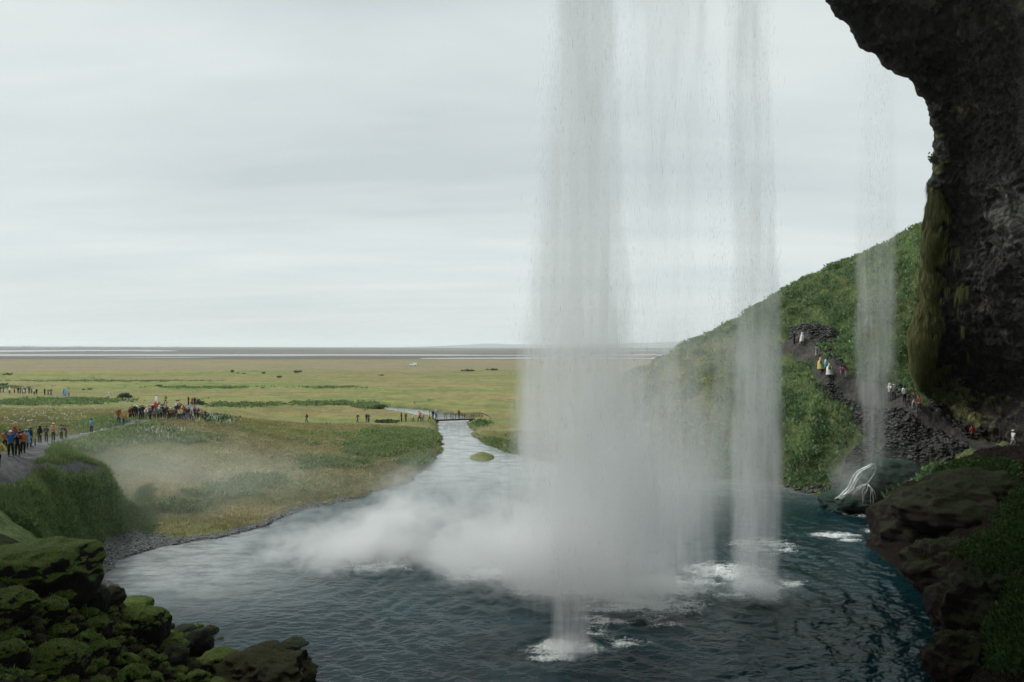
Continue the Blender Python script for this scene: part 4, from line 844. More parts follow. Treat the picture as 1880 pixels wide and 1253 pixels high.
def skin_mesh(name, pts, edges, rad, root=0, sub=1):
    me = bpy.data.meshes.new('tmp'); me.from_pydata([Vector(p) for p in pts], edges, []); o = bpy.data.objects.new('tmp', me); COL.objects.link(o)
    md = o.modifiers.new('skin', 'SKIN'); md.use_smooth_shade = True
    if not me.skin_vertices: me.skin_vertices.new() if hasattr(me.skin_vertices, 'new') else None
    for i, r in enumerate(rad):
        sv = me.skin_vertices[0].data[i]; sv.radius = (r, r) if isinstance(r, (int, float)) else r; sv.use_root = (i == root)
    sb = o.modifiers.new('sub', 'SUBSURF'); sb.levels = sub; sb.render_levels = sub
    bpy.context.view_layer.update(); ev = o.evaluated_get(bpy.context.evaluated_depsgraph_get())
    out = bpy.data.meshes.new_from_object(ev); out.name = name; bpy.data.objects.remove(o); bpy.data.meshes.remove(me)
    out.materials.clear(); out.materials.append(SKIN); return out
def blobmesh(name, parts, n_=2):
    V, Fc = ico(n_); vs, fs = [], []
    for c, r in parts:
        fs.append(Fc + sum(len(a) for a in vs)); vs.append(V * r + c)
    me = bpy.data.meshes.new(name); me.from_pydata(np.concatenate(vs).tolist(), [], np.concatenate(fs).tolist()); me.update()
    me.polygons.foreach_set('use_smooth', [True] * len(me.polygons)); me.materials.append(SKIN); return me
POSES = {}
def pose(name, arms, legs, lean=0.0, drop=0.0, heady=0.0):
    """arms: per side (elbow, wrist) offsets from the shoulder; legs: per side (knee, ankle) offsets from the hip. The figure looks along -Y."""
    pel = Vector((0, 0, .95 - drop)); ax = Vector((0, -math.sin(lean), math.cos(lean)))
    sp1 = pel + ax * .2; ch = pel + ax * .42; nk = pel + ax * .55; hd = nk + Vector((0, -.02 + heady, .10)); ht = hd + Vector((0, -.005, .12))
    pts = [pel, sp1, ch, nk, hd, ht]; rad = [(.135, .11), (.12, .10), (.15, .11), .055, (.075, .09), (.06, .075)]; ed = [(0, 1), (1, 2), (2, 3), (3, 4), (4, 5)]
    pts.append(hd + Vector((0, -.105, .02))); rad.append(.016); ed.append((4, 6))       # nose
    jp, jr, je = [pel - ax * .08, pel, sp1, ch, nk], [(.17, .14), (.165, .14), (.155, .13), (.18, .14), .085], [(0, 1), (1, 2), (2, 3), (3, 4)]
    hands = []
    for s, (el, wr) in zip((-1, 1), arms):
        sh = ch + Vector((s * .17, 0, .06)); e = sh + Vector((s * el[0], el[1], el[2])); w = e + Vector((s * wr[0], wr[1], wr[2])); dv_ = (w - e).normalized(); palm = w + dv_ * .07
        b = len(pts); pts += [sh, e, w, palm]; rad += [.055, .042, .028, (.036, .020)]; ed += [(2, b), (b, b + 1), (b + 1, b + 2), (b + 2, b + 3)]
        side = dv_.cross(Vector((0, 0, 1))); side = side.normalized() if side.length > .1 else Vector((0, 1, 0))
        for q, (o_, L) in enumerate(((-.028, .065), (-.010, .078), (.009, .073), (.026, .058))):
            k = len(pts); f1 = palm + side * o_ + dv_ * L * .55; f2 = f1 + (dv_ * .8 + side.cross(dv_) * .5).normalized() * L * .5; pts += [f1, f2]; rad += [.0095, .008]; ed += [(b + 3, k), (k, k + 1)]
        k = len(pts); pts += [w + dv_ * .03 + side * .045, w + dv_ * .065 + side * .06]; rad += [.011, .009]; ed += [(b + 2, k), (k, k + 1)]
        j = len(jp); jp += [sh, e, w - dv_ * .02]; jr += [.085, .065, .05]; je += [(3, j), (j, j + 1), (j + 1, j + 2)]
    tp, tr, te = [pel + ax * .05, pel], [(.15, .125), (.155, .13)], [(0, 1)]; feet = []
    for s, (kn, an) in zip((-1, 1), legs):
        hp = pel + Vector((s * .09, 0, -.06)); k1 = hp + Vector((s * kn[0], kn[1], kn[2])); a1 = k1 + Vector((s * an[0], an[1], an[2])); toe = a1 + Vector((s * .02, -.16, -.05))
        b = len(pts); pts += [hp, k1, a1, toe]; rad += [.085, .055, .038, (.04, .025)]; ed += [(0, b), (b, b + 1), (b + 1, b + 2), (b + 2, b + 3)]
        j = len(tp); tp += [hp, k1, a1]; tr += [.105, .075, .065]; te += [(1, j), (j, j + 1), (j + 1, j + 2)]; feet.append(a1)
    low = min(f.z for f in feet) - .07; off = Vector((0, 0, -low))
    mv = lambda P: [p + off for p in P]
    hd = hd + off; bk = ch + off
    d = dict(body=skin_mesh('person', mv(pts), ed, rad), jacket=skin_mesh('jacket', mv(jp), je, jr), trousers=skin_mesh('trousers', mv(tp), te, tr),
             shoe=[blobmesh('shoe', [(np.array(f + off + Vector((0, -.06, -.03))), np.array((.052, .14, .05)))]) for f in feet],
             hair=blobmesh('hair', [(np.array(hd + Vector((0, .03, .06))), np.array((.098, .105, .115))), (np.array(hd + Vector((0, .06, -.02))), np.array((.085, .06, .11)))]),
             hood=blobmesh('hood', [(np.array(hd + Vector((0, .025, .045))), np.array((.125, .125, .15))), (np.array(hd + Vector((0, .04, -.08))), np.array((.13, .12, .09)))]),
             cap=blobmesh('cap', [(np.array(hd + Vector((0, .01, .085))), np.array((.108, .115, .085))), (np.array(hd + Vector((0, -.10, .075))), np.array((.08, .09, .014)))]),
             backpack=blobmesh('backpack', [(np.array(bk + Vector((0, .20, -.08))), np.array((.15, .11, .24))), (np.array(bk + Vector((0, .27, -.16))), np.array((.11, .07, .12)))]),
             umbrella=None)
    # poncho: a flared cape from the neck to the knees
    rings, A_ = [], 16
    top = nk + off; P = []
    for t_, rr in ((0, .09), (.10, .22), (.35, .29), (.7, .31), (1.0, .36)):
        for a_ in range(A_):
            an_ = a_ * 2 * math.pi / A_; w_ = 1 + .08 * math.sin(5 * an_) * t_; c_ = top * (1 - t_) + Vector((0, 0, top.z * .36 + .0)) * t_
            P.append((c_.x + rr * w_ * math.cos(an_), c_.y + rr * .8 * w_ * math.sin(an_), c_.z))
    Fp = [(i * A_ + j, i * A_ + (j + 1) % A_, (i + 1) * A_ + (j + 1) % A_, (i + 1) * A_ + j) for i in range(4) for j in range(A_)]
    me = bpy.data.meshes.new('poncho'); me.from_pydata(P, [], Fp); me.update(); me.polygons.foreach_set('use_smooth', [True] * len(Fp)); me.materials.append(SKIN); d['poncho'] = me
    POSES[name] = d
DN = ((.05, .02, -.27), (.0, -.04, -.25)); ST = ((.0, -.01, -.42), (.0, .02, -.40))
pose('stand', (DN, ((.06, .0, -.27), (-.05, -.10, -.22))), (ST, ((.02, .0, -.42), (.01, .03, -.40))))
pose('photo', (((.05, -.14, -.20), (-.12, -.16, .16)), ((.05, -.14, -.20), (-.12, -.16, .16))), (ST, ((.03, -.02, -.42), (.0, .0, -.40))))
pose('raised', (((.12, -.10, .18), (-.14, -.10, .18)), ((.12, -.10, .18), (-.14, -.10, .18))), (ST, ((.05, .0, -.42), (.02, .0, -.40))))
pose('walk', (((.05, .14, -.23), (.0, -.03, -.25)), ((.05, -.16, -.21), (.0, -.15, -.19))), (((.0, -.20, -.38), (.0, .02, -.41)), ((.0, .12, -.40), (.0, .22, -.33))), lean=.08)
pose('folded', (((.05, -.04, -.26), (-.20, -.16, .02)), ((.05, -.04, -.26), (-.20, -.17, .05))), (ST, ((.02, -.04, -.42), (.0, .0, -.40))))
pose('bend', (((.04, -.14, -.22), (-.02, -.18, -.12)), ((.04, -.14, -.22), (-.05, -.18, -.10))), (ST, ((.03, -.08, -.41), (.0, .04, -.40))), lean=.55, heady=-.06)
pose('crouch', (((.06, -.18, -.18), (-.04, -.20, .0)), ((.06, -.18, -.18), (-.04, -.20, .02))), (((.06, -.38, -.06), (.0, .12, -.40)), ((.10, -.36, -.10), (.0, .10, -.38))), lean=.35, drop=.42)
def obj_of(name, me, mat, parent=None):
    o = bpy.data.objects.new(name, me); COL.objects.link(o)
    if parent: o.parent = parent
    o.material_slots[0].link = 'OBJECT'; o.material_slots[0].material = mat; return o
def person(u, v, hpx, pz, yaw, top, legs, head, label, group, extra=(), d=None, dmin=16, lift=0.0, z=None):
    if d is None: d = hit(u, v, dmin, 400)
    sc = hpx * d / F / 1.72; sc = min(max(sc, .84), 1.14); M_ = POSES[pz]
    o = bpy.data.objects.new('person', M_['body']); COL.objects.link(o); o.material_slots[0].link = 'OBJECT'; o.material_slots[0].material = SKIN
    o.location = (wx(u, d), d, (float(zlook(u, d)) if z is None else z) + lift - .02); o.rotation_euler = (0, 0, math.radians(yaw)); o.scale = (sc,) * 3
    tag(o, label, 'person', None, group)
    if 'poncho' in extra: obj_of('poncho', M_['poncho'], CLOTH[top], o)
    obj_of('jacket', M_['jacket'], CLOTH[top], o); obj_of('trousers', M_['trousers'], CLOTH[legs], o)
    for sh_ in M_['shoe']: obj_of('shoe', sh_, CLOTH['beige' if 'paleshoes' in extra else 'black'], o)
    kind_, c = head.split(':') if ':' in head else ('hair', head)
    if kind_ == 'hair': obj_of('hair', M_['hair'], HAIR[c], o)
    else: obj_of(kind_, M_[kind_], CLOTH[c], o); 
    if kind_ == 'cap': obj_of('hair', M_['hair'], HAIR['dark'], o).scale = (.93, .93, .985)
    for e in extra:
        if e.startswith('pack'): obj_of('backpack', M_['backpack'], CLOTH[e.split(':')[1]], o)
    return o, d
# yaw 0 looks at the viewer, 90 looks right, -90 left, 180 away
G1 = 'visitors standing on the wet path at the left'; G2 = 'crowd packed on the path bend'; G3 = 'far visitors on the distant path'; G4 = 'walkers on the field near the footbridge'; G5 = 'visitors on the path up the right hillside'
PL = [
 (-3,862,56,'walk',70,'yellow','black','hair:dark','person stepping in at the very left edge with yellow sleeve and black trousers',G1,('pack:black','paleshoes')),
 (9,827,36,'folded',40,'orange','black','hair:dark','dark haired person in orange jacket behind the blue jacket, leftmost whole figure',G1,()),
 (19,838,47,'raised',45,'blue','black','cap:white','person in blue jacket and white cap holding both arms up to take a photo',G1,()),
 (27,823,40,'stand',20,'red','darkgrey','hood:red','person in red hooded jacket behind the blue jacketed photographer',G1,()),
 (32,837,44,'photo',30,'black','black','hair:dark','person in black jacket between the blue jacket and the orange red jacket',G1,('pack:brown',)),
 (36,826,38,'stand',10,'maroon','black','hair:brown','person in maroon jacket half hidden behind the orange red jacket',G1,()),
 (42,832,41,'stand',60,'orange','black','hair:dark','person in short orange red jacket with dark trousers beside the pale blue poncho',G1,('pack:maroon',)),
 (48,824,35,'stand',30,'sky','navy','hood:sky','person in long pale blue poncho among the near group',G1,('poncho',)),
 (57,821,37,'stand',120,'navy','black','cap:grey','person in navy jacket with backpack at the right end of the near cluster',G1,('pack:darkgrey',)),
 (73,813.5,31,'stand',0,'black','black','hood:black','hooded person all in black, first one right of the short post',G1,()),
 (85,811.5,29,'folded',20,'darkgrey','black','hair:dark','person in charcoal jacket standing second right of the short post',G1,()),
 (98,810,33,'folded',10,'peach','black','cap:cream','person in padded orange jacket and cream hat on the path',G1,()),
 (112.5,806.5,27,'photo',80,'grey','black','hair:dark','person in grey and white top left of the bending maroon jacket',G1,()),
 (121.5,806,27,'bend',-60,'maroon','darkgrey','hood:maroon','person in maroon jacket bending forward on the path',G1,('paleshoes',)),
 (168,796,27.5,'folded',0,'sky','black','cap:black','lone person in pale blue white jacket on the path between both groups',G1,()),
 (217.5,780,26.5,'raised',20,'rust','denim','hood:maroon','person in rust jacket with both arms raised left of the crowd',G2,()),
 (227,780.5,23,'photo',-10,'orange','denim','hair:fair','person in bright orange jacket and jeans beside the rust jacket',G2,('pack:red',)),
 (199,735,14,'walk',60,'white','black','cap:white','person in white jacket walking past the dark wind bent shrub',G3,()),
 (287,740.5,15,'stand',100,'white','green','hair:dark','person in long white poncho standing alone above the crowd',G3,('poncho',)),
 (304,741.5,15,'walk',-60,'rust','black','hair:brown','person in red top with black backpack walking above the crowd',G3,('pack:black',)),
 (346,744,16,'stand',150,'black','black','cap:grey','person in dark coat and grey hat, left of the trio by the shrub',G3,()),
 (353,744.5,14.5,'stand',180,'red','denim','hood:red','person in red jacket and jeans, middle of the trio near the grey green shrub',G3,()),
 (357.5,744.5,15,'stand',180,'black','black','hair:dark','person in black, right of the trio near the grey green shrub',G3,()),
 (6,721,11,'walk',90,'darkgrey','black','hair:dark','leftmost far visitor, dark, near the left edge on the distant path',G3,()),
 (0,722,12,'stand',40,'black','black','hair:dark','dark far visitor cut by the left edge on the distant path',G3,()),
 (17.5,723,12,'stand',0,'white','darkgrey','cap:white','far visitor in white beside the orange one',G3,()),
 (26.5,722,11,'folded',0,'orange','darkgrey','hair:brown','far visitor in orange on the distant path',G3,()),
 (33.5,723,12,'stand',30,'black','black','hair:dark','far visitor in black just right of the orange one',G3,()),
 (37.5,723,12,'folded',-30,'darkgrey','black','hair:dark','far visitor in charcoal, second right of the orange one',G3,()),
 (41.5,723,11.5,'stand',10,'grey','black','cap:white','far visitor in grey with a white cap',G3,()),
 (46,722.5,12,'stand',0,'brown','black','hood:white','far visitor in brown coat with white hood',G3,()),
 (44.5,724,8,'crouch',0,'white','grey','cap:white','far visitor in white crouching in front of the white hood',G3,()),
 (53.5,723,12,'stand',60,'navy','black','hair:dark','far visitor in navy in the middle of the distant path',G3,()),
 (58,723,11,'folded',20,'green','black','cap:cream','far visitor in dark green with cream cap',G3,()),
 (63,725.5,12.5,'stand',0,'cream','darkgrey','hair:fair','far visitor in cream coat',G3,()),
 (67,725,9.5,'stand',30,'black','black','hair:dark','short far visitor in black beside the cream coat',G3,()),
 (82,725.5,12,'stand',80,'black','black','hair:dark','far visitor in black, left of three walking together on the distant path',G3,()),
 (88.5,725.5,10.5,'walk',90,'green','black','hair:dark','far visitor in dark green, middle of three walking together',G3,('pack:black',)),
 (93.5,726.5,13,'walk',100,'darkgrey','black','hair:brown','far visitor in charcoal, right of three walking together',G3,()),
 (117.5,726.5,12,'stand',0,'blue','blue','hood:blue','far visitor in bright blue poncho, left one of the blue pair',G3,('poncho',)),
 (121,727,12.5,'stand',20,'sky','sky','hood:sky','far visitor in pale blue poncho beside the pink top',G3,('poncho',)),
 (126.5,727,11,'stand',0,'pink','darkgrey','hair:dark','far visitor in pink top right of the blue ponchos',G3,()),
 (563,776,16,'walk',-80,'black','black','hair:dark','lone hiker in black with backpack crossing the field',G4,('pack:black',)),
 (656.5,776,16.5,'walk',60,'brown','black','cap:white','hiker in dark jacket with white scarf left of the navy pair',G4,()),
 (673,775.5,16.5,'stand',30,'navy','navy','hair:dark','slim hiker in dark blue, left of the navy pair',G4,()),
 (677,776,16.5,'walk',20,'denim','black','cap:navy','hiker in navy jacket, right of the navy pair',G4,('pack:navy',)),
 (737,774.5,16,'stand',70,'black','black','hood:black','visitor in long black coat left of the footbridge group',G4,()),
 (745,774.5,16,'stand',20,'olive','darkgrey','hair:dark','visitor in olive brown jacket beside the long black coat',G4,()),
 (758.5,774.5,14,'walk',90,'white','black','hair:fair','small visitor in white top walking alone towards the footbridge',G4,()),
 (770,774,19,'walk',-40,'orange','black','hair:dark','visitor in orange and dark top beside the pink jackets',G4,('pack:black',)),
 (774,774.5,16,'walk',-30,'pink','darkgrey','hair:fair','visitor in pink jacket, left of the pink pair by the footbridge',G4,()),
 (777.5,773.5,15.5,'stand',10,'pink','beige','hood:pink','visitor in pale pink hood, right of the pink pair by the footbridge',G4,()),
 (788.5,773.5,17,'walk',80,'cream','black','hair:brown','visitor in cream top and black trousers at the foot of the footbridge',G4,()),
 (795,770.5,17.5,'stand',20,'black','navy','hair:dark','visitor in black at the left end of the footbridge',G4,('pack:teal',)),
 (800.5,770,17.5,'stand',0,'sky','grey','cap:white','visitor in pale blue jacket at the left end of the footbridge',G4,()),
]
RL = [ # right hillside: (u, feet, height, pose, yaw, ...)
 (1458,633,23,'stand',30,'darkgrey','black','cap:grey','faint dark hiker at the mouth of the hillside hollow',G5,(),90),
 (1472,633,23,'walk',60,'white','beige','hood:white','hiker in white raincoat at the hillside hollow',G5,('poncho',),89),
 (1499,654,22,'walk',150,'grey','beige','hair:brown','hiker in grey with pale trousers on the rocky path below the hollow',G5,(),84.5),
 (1523,660,24,'walk',40,'navy','black','hair:dark','hiker in dark blue beside the rock behind the three poncho wearers',G5,(),83),
 (1506.5,687,29,'walk',170,'yellow','brown','hood:yellow','hiker in yellow raincoat with olive backpack',G5,('poncho','pack:olive'),79.5),
 (1516,690,29,'walk',160,'teal','black','hood:white','hiker in teal jacket with white hood between yellow and pale pink',G5,('pack:teal',),79),
 (1522.5,695,29,'walk',165,'white','black','hood:cream','hiker in white raincoat with brown backpack right of the teal jacket',G5,('poncho','pack:brown'),78),
 (1545,699,29,'walk',200,'purple','olive','hair:dark','hiker in blue jacket with pink backpack and a stick',G5,('pack:red',),77),
 (1633,735,31,'photo',-60,'white','darkgrey','hood:white','visitor in white coat photographing beside the thin side fall',G5,(),71),
 (1641,734,28,'raised',-40,'grey','black','cap:white','visitor with pale sleeves behind the white coat photographer',G5,(),71.5),
 (1660.5,740,30,'stand',180,'white','black','hair:dark','visitor in plain white top seen from behind under the cliff',G5,(),70),
 (1667,749,27,'walk',60,'navy','black','hair:dark','visitor in navy right below the plain white top',G5,('paleshoes',),69),
 (1679,751,30,'walk',-70,'black','beige','hair:dark','visitor in dark top and beige trousers stepping down under the cliff',G5,('paleshoes',),68.5),
 (1687,754,31,'walk',-60,'maroon','darkgrey','hair:brown','visitor in maroon top last in line under the cliff',G5,('paleshoes',),68),
 (1785,810,29,'stand',180,'red','black','hair:dark','visitor in red jacket alone deep in the shade of the cave',G5,(),65),
 (1861.5,826,37,'walk',-90,'white','grey','cap:white','pale visitor with a walking stick at the right edge of the cave',G5,(),59.5),
]
CROWD = [ # along the crowd from the left: (u, feet, height, pose, jacket, trousers, head)
 (238.5,771,22,'stand','maroon','black','hair:dark'),(242.5,770,23,'stand','black','black','hair:dark'),(247,768.5,24,'folded','black','navy','cap:cream'),(251,769,23,'photo','black','darkgrey','cap:white'),
 (257.5,770.5,24,'stand','navy','black','hair:dark'),(261,768,23,'stand','black','black','hair:dark'),(264.5,768,22,'folded','darkgrey','black','hair:brown'),(268,769,18,'bend','white','beige','cap:white'),
 (270,765,19,'stand','peach','black','hood:peach'),(274,766,21,'photo','peach','brown','hair:brown'),(275.5,771,20,'stand','darkgrey','navy','hair:dark'),(280,765,22,'stand','navy','black','cap:white'),
 (285,764,24,'photo','red','navy','hood:red'),(288.5,763,24,'raised','rust','black','cap:white'),(284,771,16,'stand','grey','darkgrey','hair:grey'),(292,766,20,'stand','white','black','hood:white'),
 (290,771,18,'folded','green','black','hair:dark'),(295,768.5,20,'stand','grey','black','hair:dark'),(298.5,767,22,'stand','black','black','hair:dark'),(302.5,769,20,'folded','black','darkgrey','cap:grey'),
 (306,767,22,'stand','darkgrey','black','hair:dark'),(308.5,771,17,'photo','black','darkgrey','hair:dark'),(312,769.5,20,'stand','orange','black','cap:cream'),(316,770.5,18,'folded','brown','black','hair:dark'),
 (319,768,20,'photo','lilac','darkgrey','hair:fair'),(323,766,23,'stand','navy','black','hood:white'),(325,771,17,'stand','darkgrey','grey','hair:dark'),(329,766,24,'raised','maroon','black','hair:dark'),
 (328,771,18,'bend','yellow','black','hair:fair'),(333,771,19,'stand','cream','denim','hair:brown'),(337,767,22,'photo','rust','black','hood:rust'),(340.5,768,20,'stand','maroon','black','hair:dark'),
 (338,771,14,'crouch','darkgrey','grey','hair:dark'),(347,768.5,19,'folded','black','olive','hair:dark'),(350.5,770.5,11,'crouch','grey','black','hair:dark'),(343.5,770,17,'stand','darkgrey','grey','cap:grey'),
 (357.5,768,20,'stand','maroon','black','hair:dark'),(363,768.5,16,'bend','black','black','hair:dark'),(370,767,15,'crouch','orange','black','hair:brown'),(376,770,9,'crouch','navy','darkgrey','hair:dark')]
for p_ in PL:
    u, v, h, ps, yw, tp, lg_, hd_, lb, gr, ex = p_; person(u, v, h, ps, yw, tp, lg_, hd_, lb, gr, ex, dmin=30)
for p_ in RL:
    u, v, h, ps, yw, tp, lg_, hd_, lb, gr, ex, d_ = p_
    dd = D[(D > d_ - 7) & (D < d_ + 8)]; zr = CH - (v - V0) / F * dd; er = np.abs(zlook(np.full(dd.shape, float(u)), dd) - zr); dbest = float(dd[np.argmin(er + .02 * np.abs(dd - d_))])
    person(u, v, h, ps, yw, tp, lg_, hd_, lb, gr, ex, d=dbest)
cn = {'hair': '', 'cap': ' and %s cap', 'hood': ' with hood up'}
for k, (u, v, h, ps, tp, lg_, hd_) in enumerate(sorted(CROWD)):
    kd, hc = hd_.split(':'); act = dict(stand='standing', photo='holding up a phone', raised='with arms raised', folded='with arms folded', bend='bending', crouch='crouching')[ps]
    hcap = (' and %s cap' % hc) if kd == 'cap' else ''
    lb = '%s jacket%s, %s, %s from the left in the crowd' % ({'darkgrey': 'charcoal'}.get(tp, tp), hcap, act, words_n[k])
    person(u, v - .8, h, ps, random.uniform(20, 70), tp, lg_, hd_, lb, G2, (('pack:' + random.choice(['black', 'darkgrey', 'maroon', 'navy']),) if random.random() < .3 else ()), dmin=60)
# walking sticks held by the hikers on the hill
def tube(name, pts, r, mat, parent=None, n_=8, label=None, cat=None, kind=None, group=None, taper=1.0):
    V, Fc = [], []; pts = [Vector(p) for p in pts]
    for i, p in enumerate(pts):
        t_ = (pts[min(i + 1, len(pts) - 1)] - pts[max(i - 1, 0)]).normalized(); a_ = t_.cross(Vector((0, 0, 1))) if abs(t_.z) < .95 else t_.cross(Vector((0, 1, 0))); a_.normalize(); b_ = t_.cross(a_)
        rr = (r[i] if isinstance(r, (list, tuple)) else r)
        for j in range(n_): an = 2 * math.pi * j / n_; V.append(p + (a_ * math.cos(an) + b_ * math.sin(an)) * rr)
    for i in range(len(pts) - 1):
        for j in range(n_): Fc.append((i * n_ + j, i * n_ + (j + 1) % n_, (i + 1) * n_ + (j + 1) % n_, (i + 1) * n_ + j))
    V = [tuple(v) for v in V]; me = bpy.data.meshes.new(name); e0 = len(V) - n_
    me.from_pydata(V, [], Fc + [tuple(range(n_))[::-1], tuple(range(e0, e0 + n_))]); me.update(); me.materials.append(mat)
    for p_ in me.polygons: p_.use_smooth = len(p_.vertices) == 4
    o = bpy.data.objects.new(name, me); COL.objects.link(o)
    if parent: o.parent = parent
    return tag(o, label, cat, kind, group)
METAL = plain_mat('grey metal', (.25, .25, .25), .5)
WOOD = plain_mat('weathered wood', (.13, .105, .08), .8); WOODD = plain_mat('dark wood', (.045, .04, .035), .8)
for (u, v, d_, lb) in ((1551, 701, 76.8, 'thin walking stick held by the hiker with the pink backpack'), (1859.5, 826, 59.2, 'pale walking stick held by the visitor at the right edge')):
    x0_ = wx(u, d_); z_ = wz(v, d_); tube('walking_stick', [(x0_, d_, z_), (x0_ + .12, d_, z_ + 1.25)], .02, METAL, label=lb, cat='walking stick', group='walking sticks')

# ------------------------------------------------------------------ boxes, footbridge, post
def boxes(name, bx, mat, parent=None, bevel=0.0, **kw):
    bm = bmesh.new()
    for c, s, *rz in bx:
        r = bmesh.ops.create_cube(bm, size=1); M_ = Matrix.Translation(c) @ (rz[0] if rz else Matrix()) @ Matrix.Diagonal((*s, 1)); bmesh.ops.transform(bm, matrix=M_, verts=r['verts'])
    if bevel: bmesh.ops.bevel(bm, geom=bm.edges[:], offset=bevel, segments=2, affect='EDGES')
    me = bpy.data.meshes.new(name); bm.to_mesh(me); bm.free(); me.materials.append(mat); o = bpy.data.objects.new(name, me); COL.objects.link(o)
    if parent: o.parent = parent
    return tag(o, **kw)
A0 = Vector((wx(800, 135.5), 135.5, 0)); A1 = Vector((wx(884, 138.5), 138.5, 0)); L = (A1 - A0).length; dz_ = wz(770.5, 137)
br = bpy.data.objects.new('footbridge', None); COL.objects.link(br); br.location = (A0.x, A0.y, dz_); br.rotation_euler = (0, 0, math.atan2(A1.y - A0.y, A1.x - A0.x)); tag(br, 'long low wooden footbridge with open railings over the river', 'footbridge')
boxes('deck', [((i * .2 + .1, 0, .16), (.18, 1.7, .05)) for i in range(int(L / .2))], WOOD, br)
for s in (-1, 1): boxes('beam', [((L / 2, s * .65, 0.0), (L, .16, .26))], WOODD, br)
for s in (-1, 1):
    rl = bpy.data.objects.new('railing', None); COL.objects.link(rl); rl.parent = br
    for i in range(6): boxes('post', [((.1 + i * (L - .2) / 5, s * .85, .62), (.09, .09, 1.0))], WOODD, rl)
    boxes('handrail', [((L / 2, s * .85, 1.15), (L + .2, .10, .07))], WOODD, rl)
    for h_ in (.5, .82): boxes('rail', [((L / 2, s * .92, h_), (L, .04, .06))], WOODD, rl)
    tube('end_rail', [(L + .1, s * .85, 1.15), (L + 1.6, s * .85, .45)], .04, WOODD, rl)
for (u, v, h, ps, yw, tp, lg_, hd_, lb) in ((828,768,15,'walk',-90,'grey','grey','hair:grey','faint visitor in grey crossing the footbridge'), (842.5,767.5,16,'stand',30,'brown','darkgrey','hair:dark','visitor in brown coat in the middle of the footbridge')):
    t_ = (wx(u, 137) - A0.x) / (A1.x - A0.x); p_ = A0.lerp(A1, t_); person(u, v, h, ps, yw, tp, lg_, hd_, lb, G4, d=p_.y, z=dz_ + .20)
d_ = hit(64.5, 819, 30); zb = float(zlook(64.5, d_)); tube('short_post', [(wx(64.5, d_), d_, zb - .1), (wx(64.5, d_), d_, zb + .55), (wx(64.5, d_), d_, zb + .62)], [.05, .05, .03], WOODD, label='short dark post at the edge of the wet path', cat='post')

# ------------------------------------------------------------------ white van
vd = 515.0; vr = bpy.data.objects.new('parked_van', None); COL.objects.link(vr); vr.location = (wx(758.5, vd), vd, float(zlook(758.5, vd))); vr.rotation_euler = (0, 0, math.radians(12)); tag(vr, 'small white van parked far out on the brown heath', 'van')
WH = plain_mat('white paint', (.78, .79, .79), .35, 0, .5); GL = plain_mat('dark glass', (.02, .025, .03), .15, 0, .6); RUB = plain_mat('rubber', (.02, .02, .02), .8)
prof = [(-2.5,.45),(-2.5,.95),(-2.3,1.15),(-1.55,1.3),(-.95,2.0),(-.6,2.12),(2.2,2.15),(2.45,2.0),(2.5,1.0),(2.48,.45)]
bm = bmesh.new(); rings = []
for y_, k_ in ((-.95,.9),(-.9,1),(.9,1),(.95,.9)): rings.append([bm.verts.new((x_ * (1 if k_ == 1 else .985), y_ if z_ < 1.3 else y_ * .93, .45 + (z_ - .45) * (1 if k_ == 1 else .97))) for x_, z_ in prof])
for a_, b_ in zip(rings, rings[1:]):
    for i in range(len(prof)): bm.faces.new((a_[i], a_[(i + 1) % len(prof)], b_[(i + 1) % len(prof)], b_[i]))
bm.faces.new(rings[0][::-1]); bm.faces.new(rings[-1]); me = bpy.data.meshes.new('body'); bm.to_mesh(me); bm.free(); me.materials.append(WH); o = bpy.data.objects.new('body', me); COL.objects.link(o); o.parent = vr
boxes('windscreen', [((-1.27, 0, 1.66), (.05, 1.5, .78), Matrix.Rotation(math.radians(41), 4, 'Y'))], GL, vr)
for s in (-1, 1): boxes('side_window', [((-.55, s * .9, 1.68), (.85, .06, .5))], GL, vr); boxes('headlight', [((-2.49, s * .7, .98), (.06, .3, .16))], METAL, vr)
for x_ in (-1.6, 1.55):
    for s in (-1, 1):
        w_ = tube('wheel', [(x_, s * .72, .34), (x_, s * .95, .34)], .34, RUB, vr, 20); tube('rim', [(x_, s * .93, .34), (x_, s * .965, .34)], .2, METAL, w_, 14)

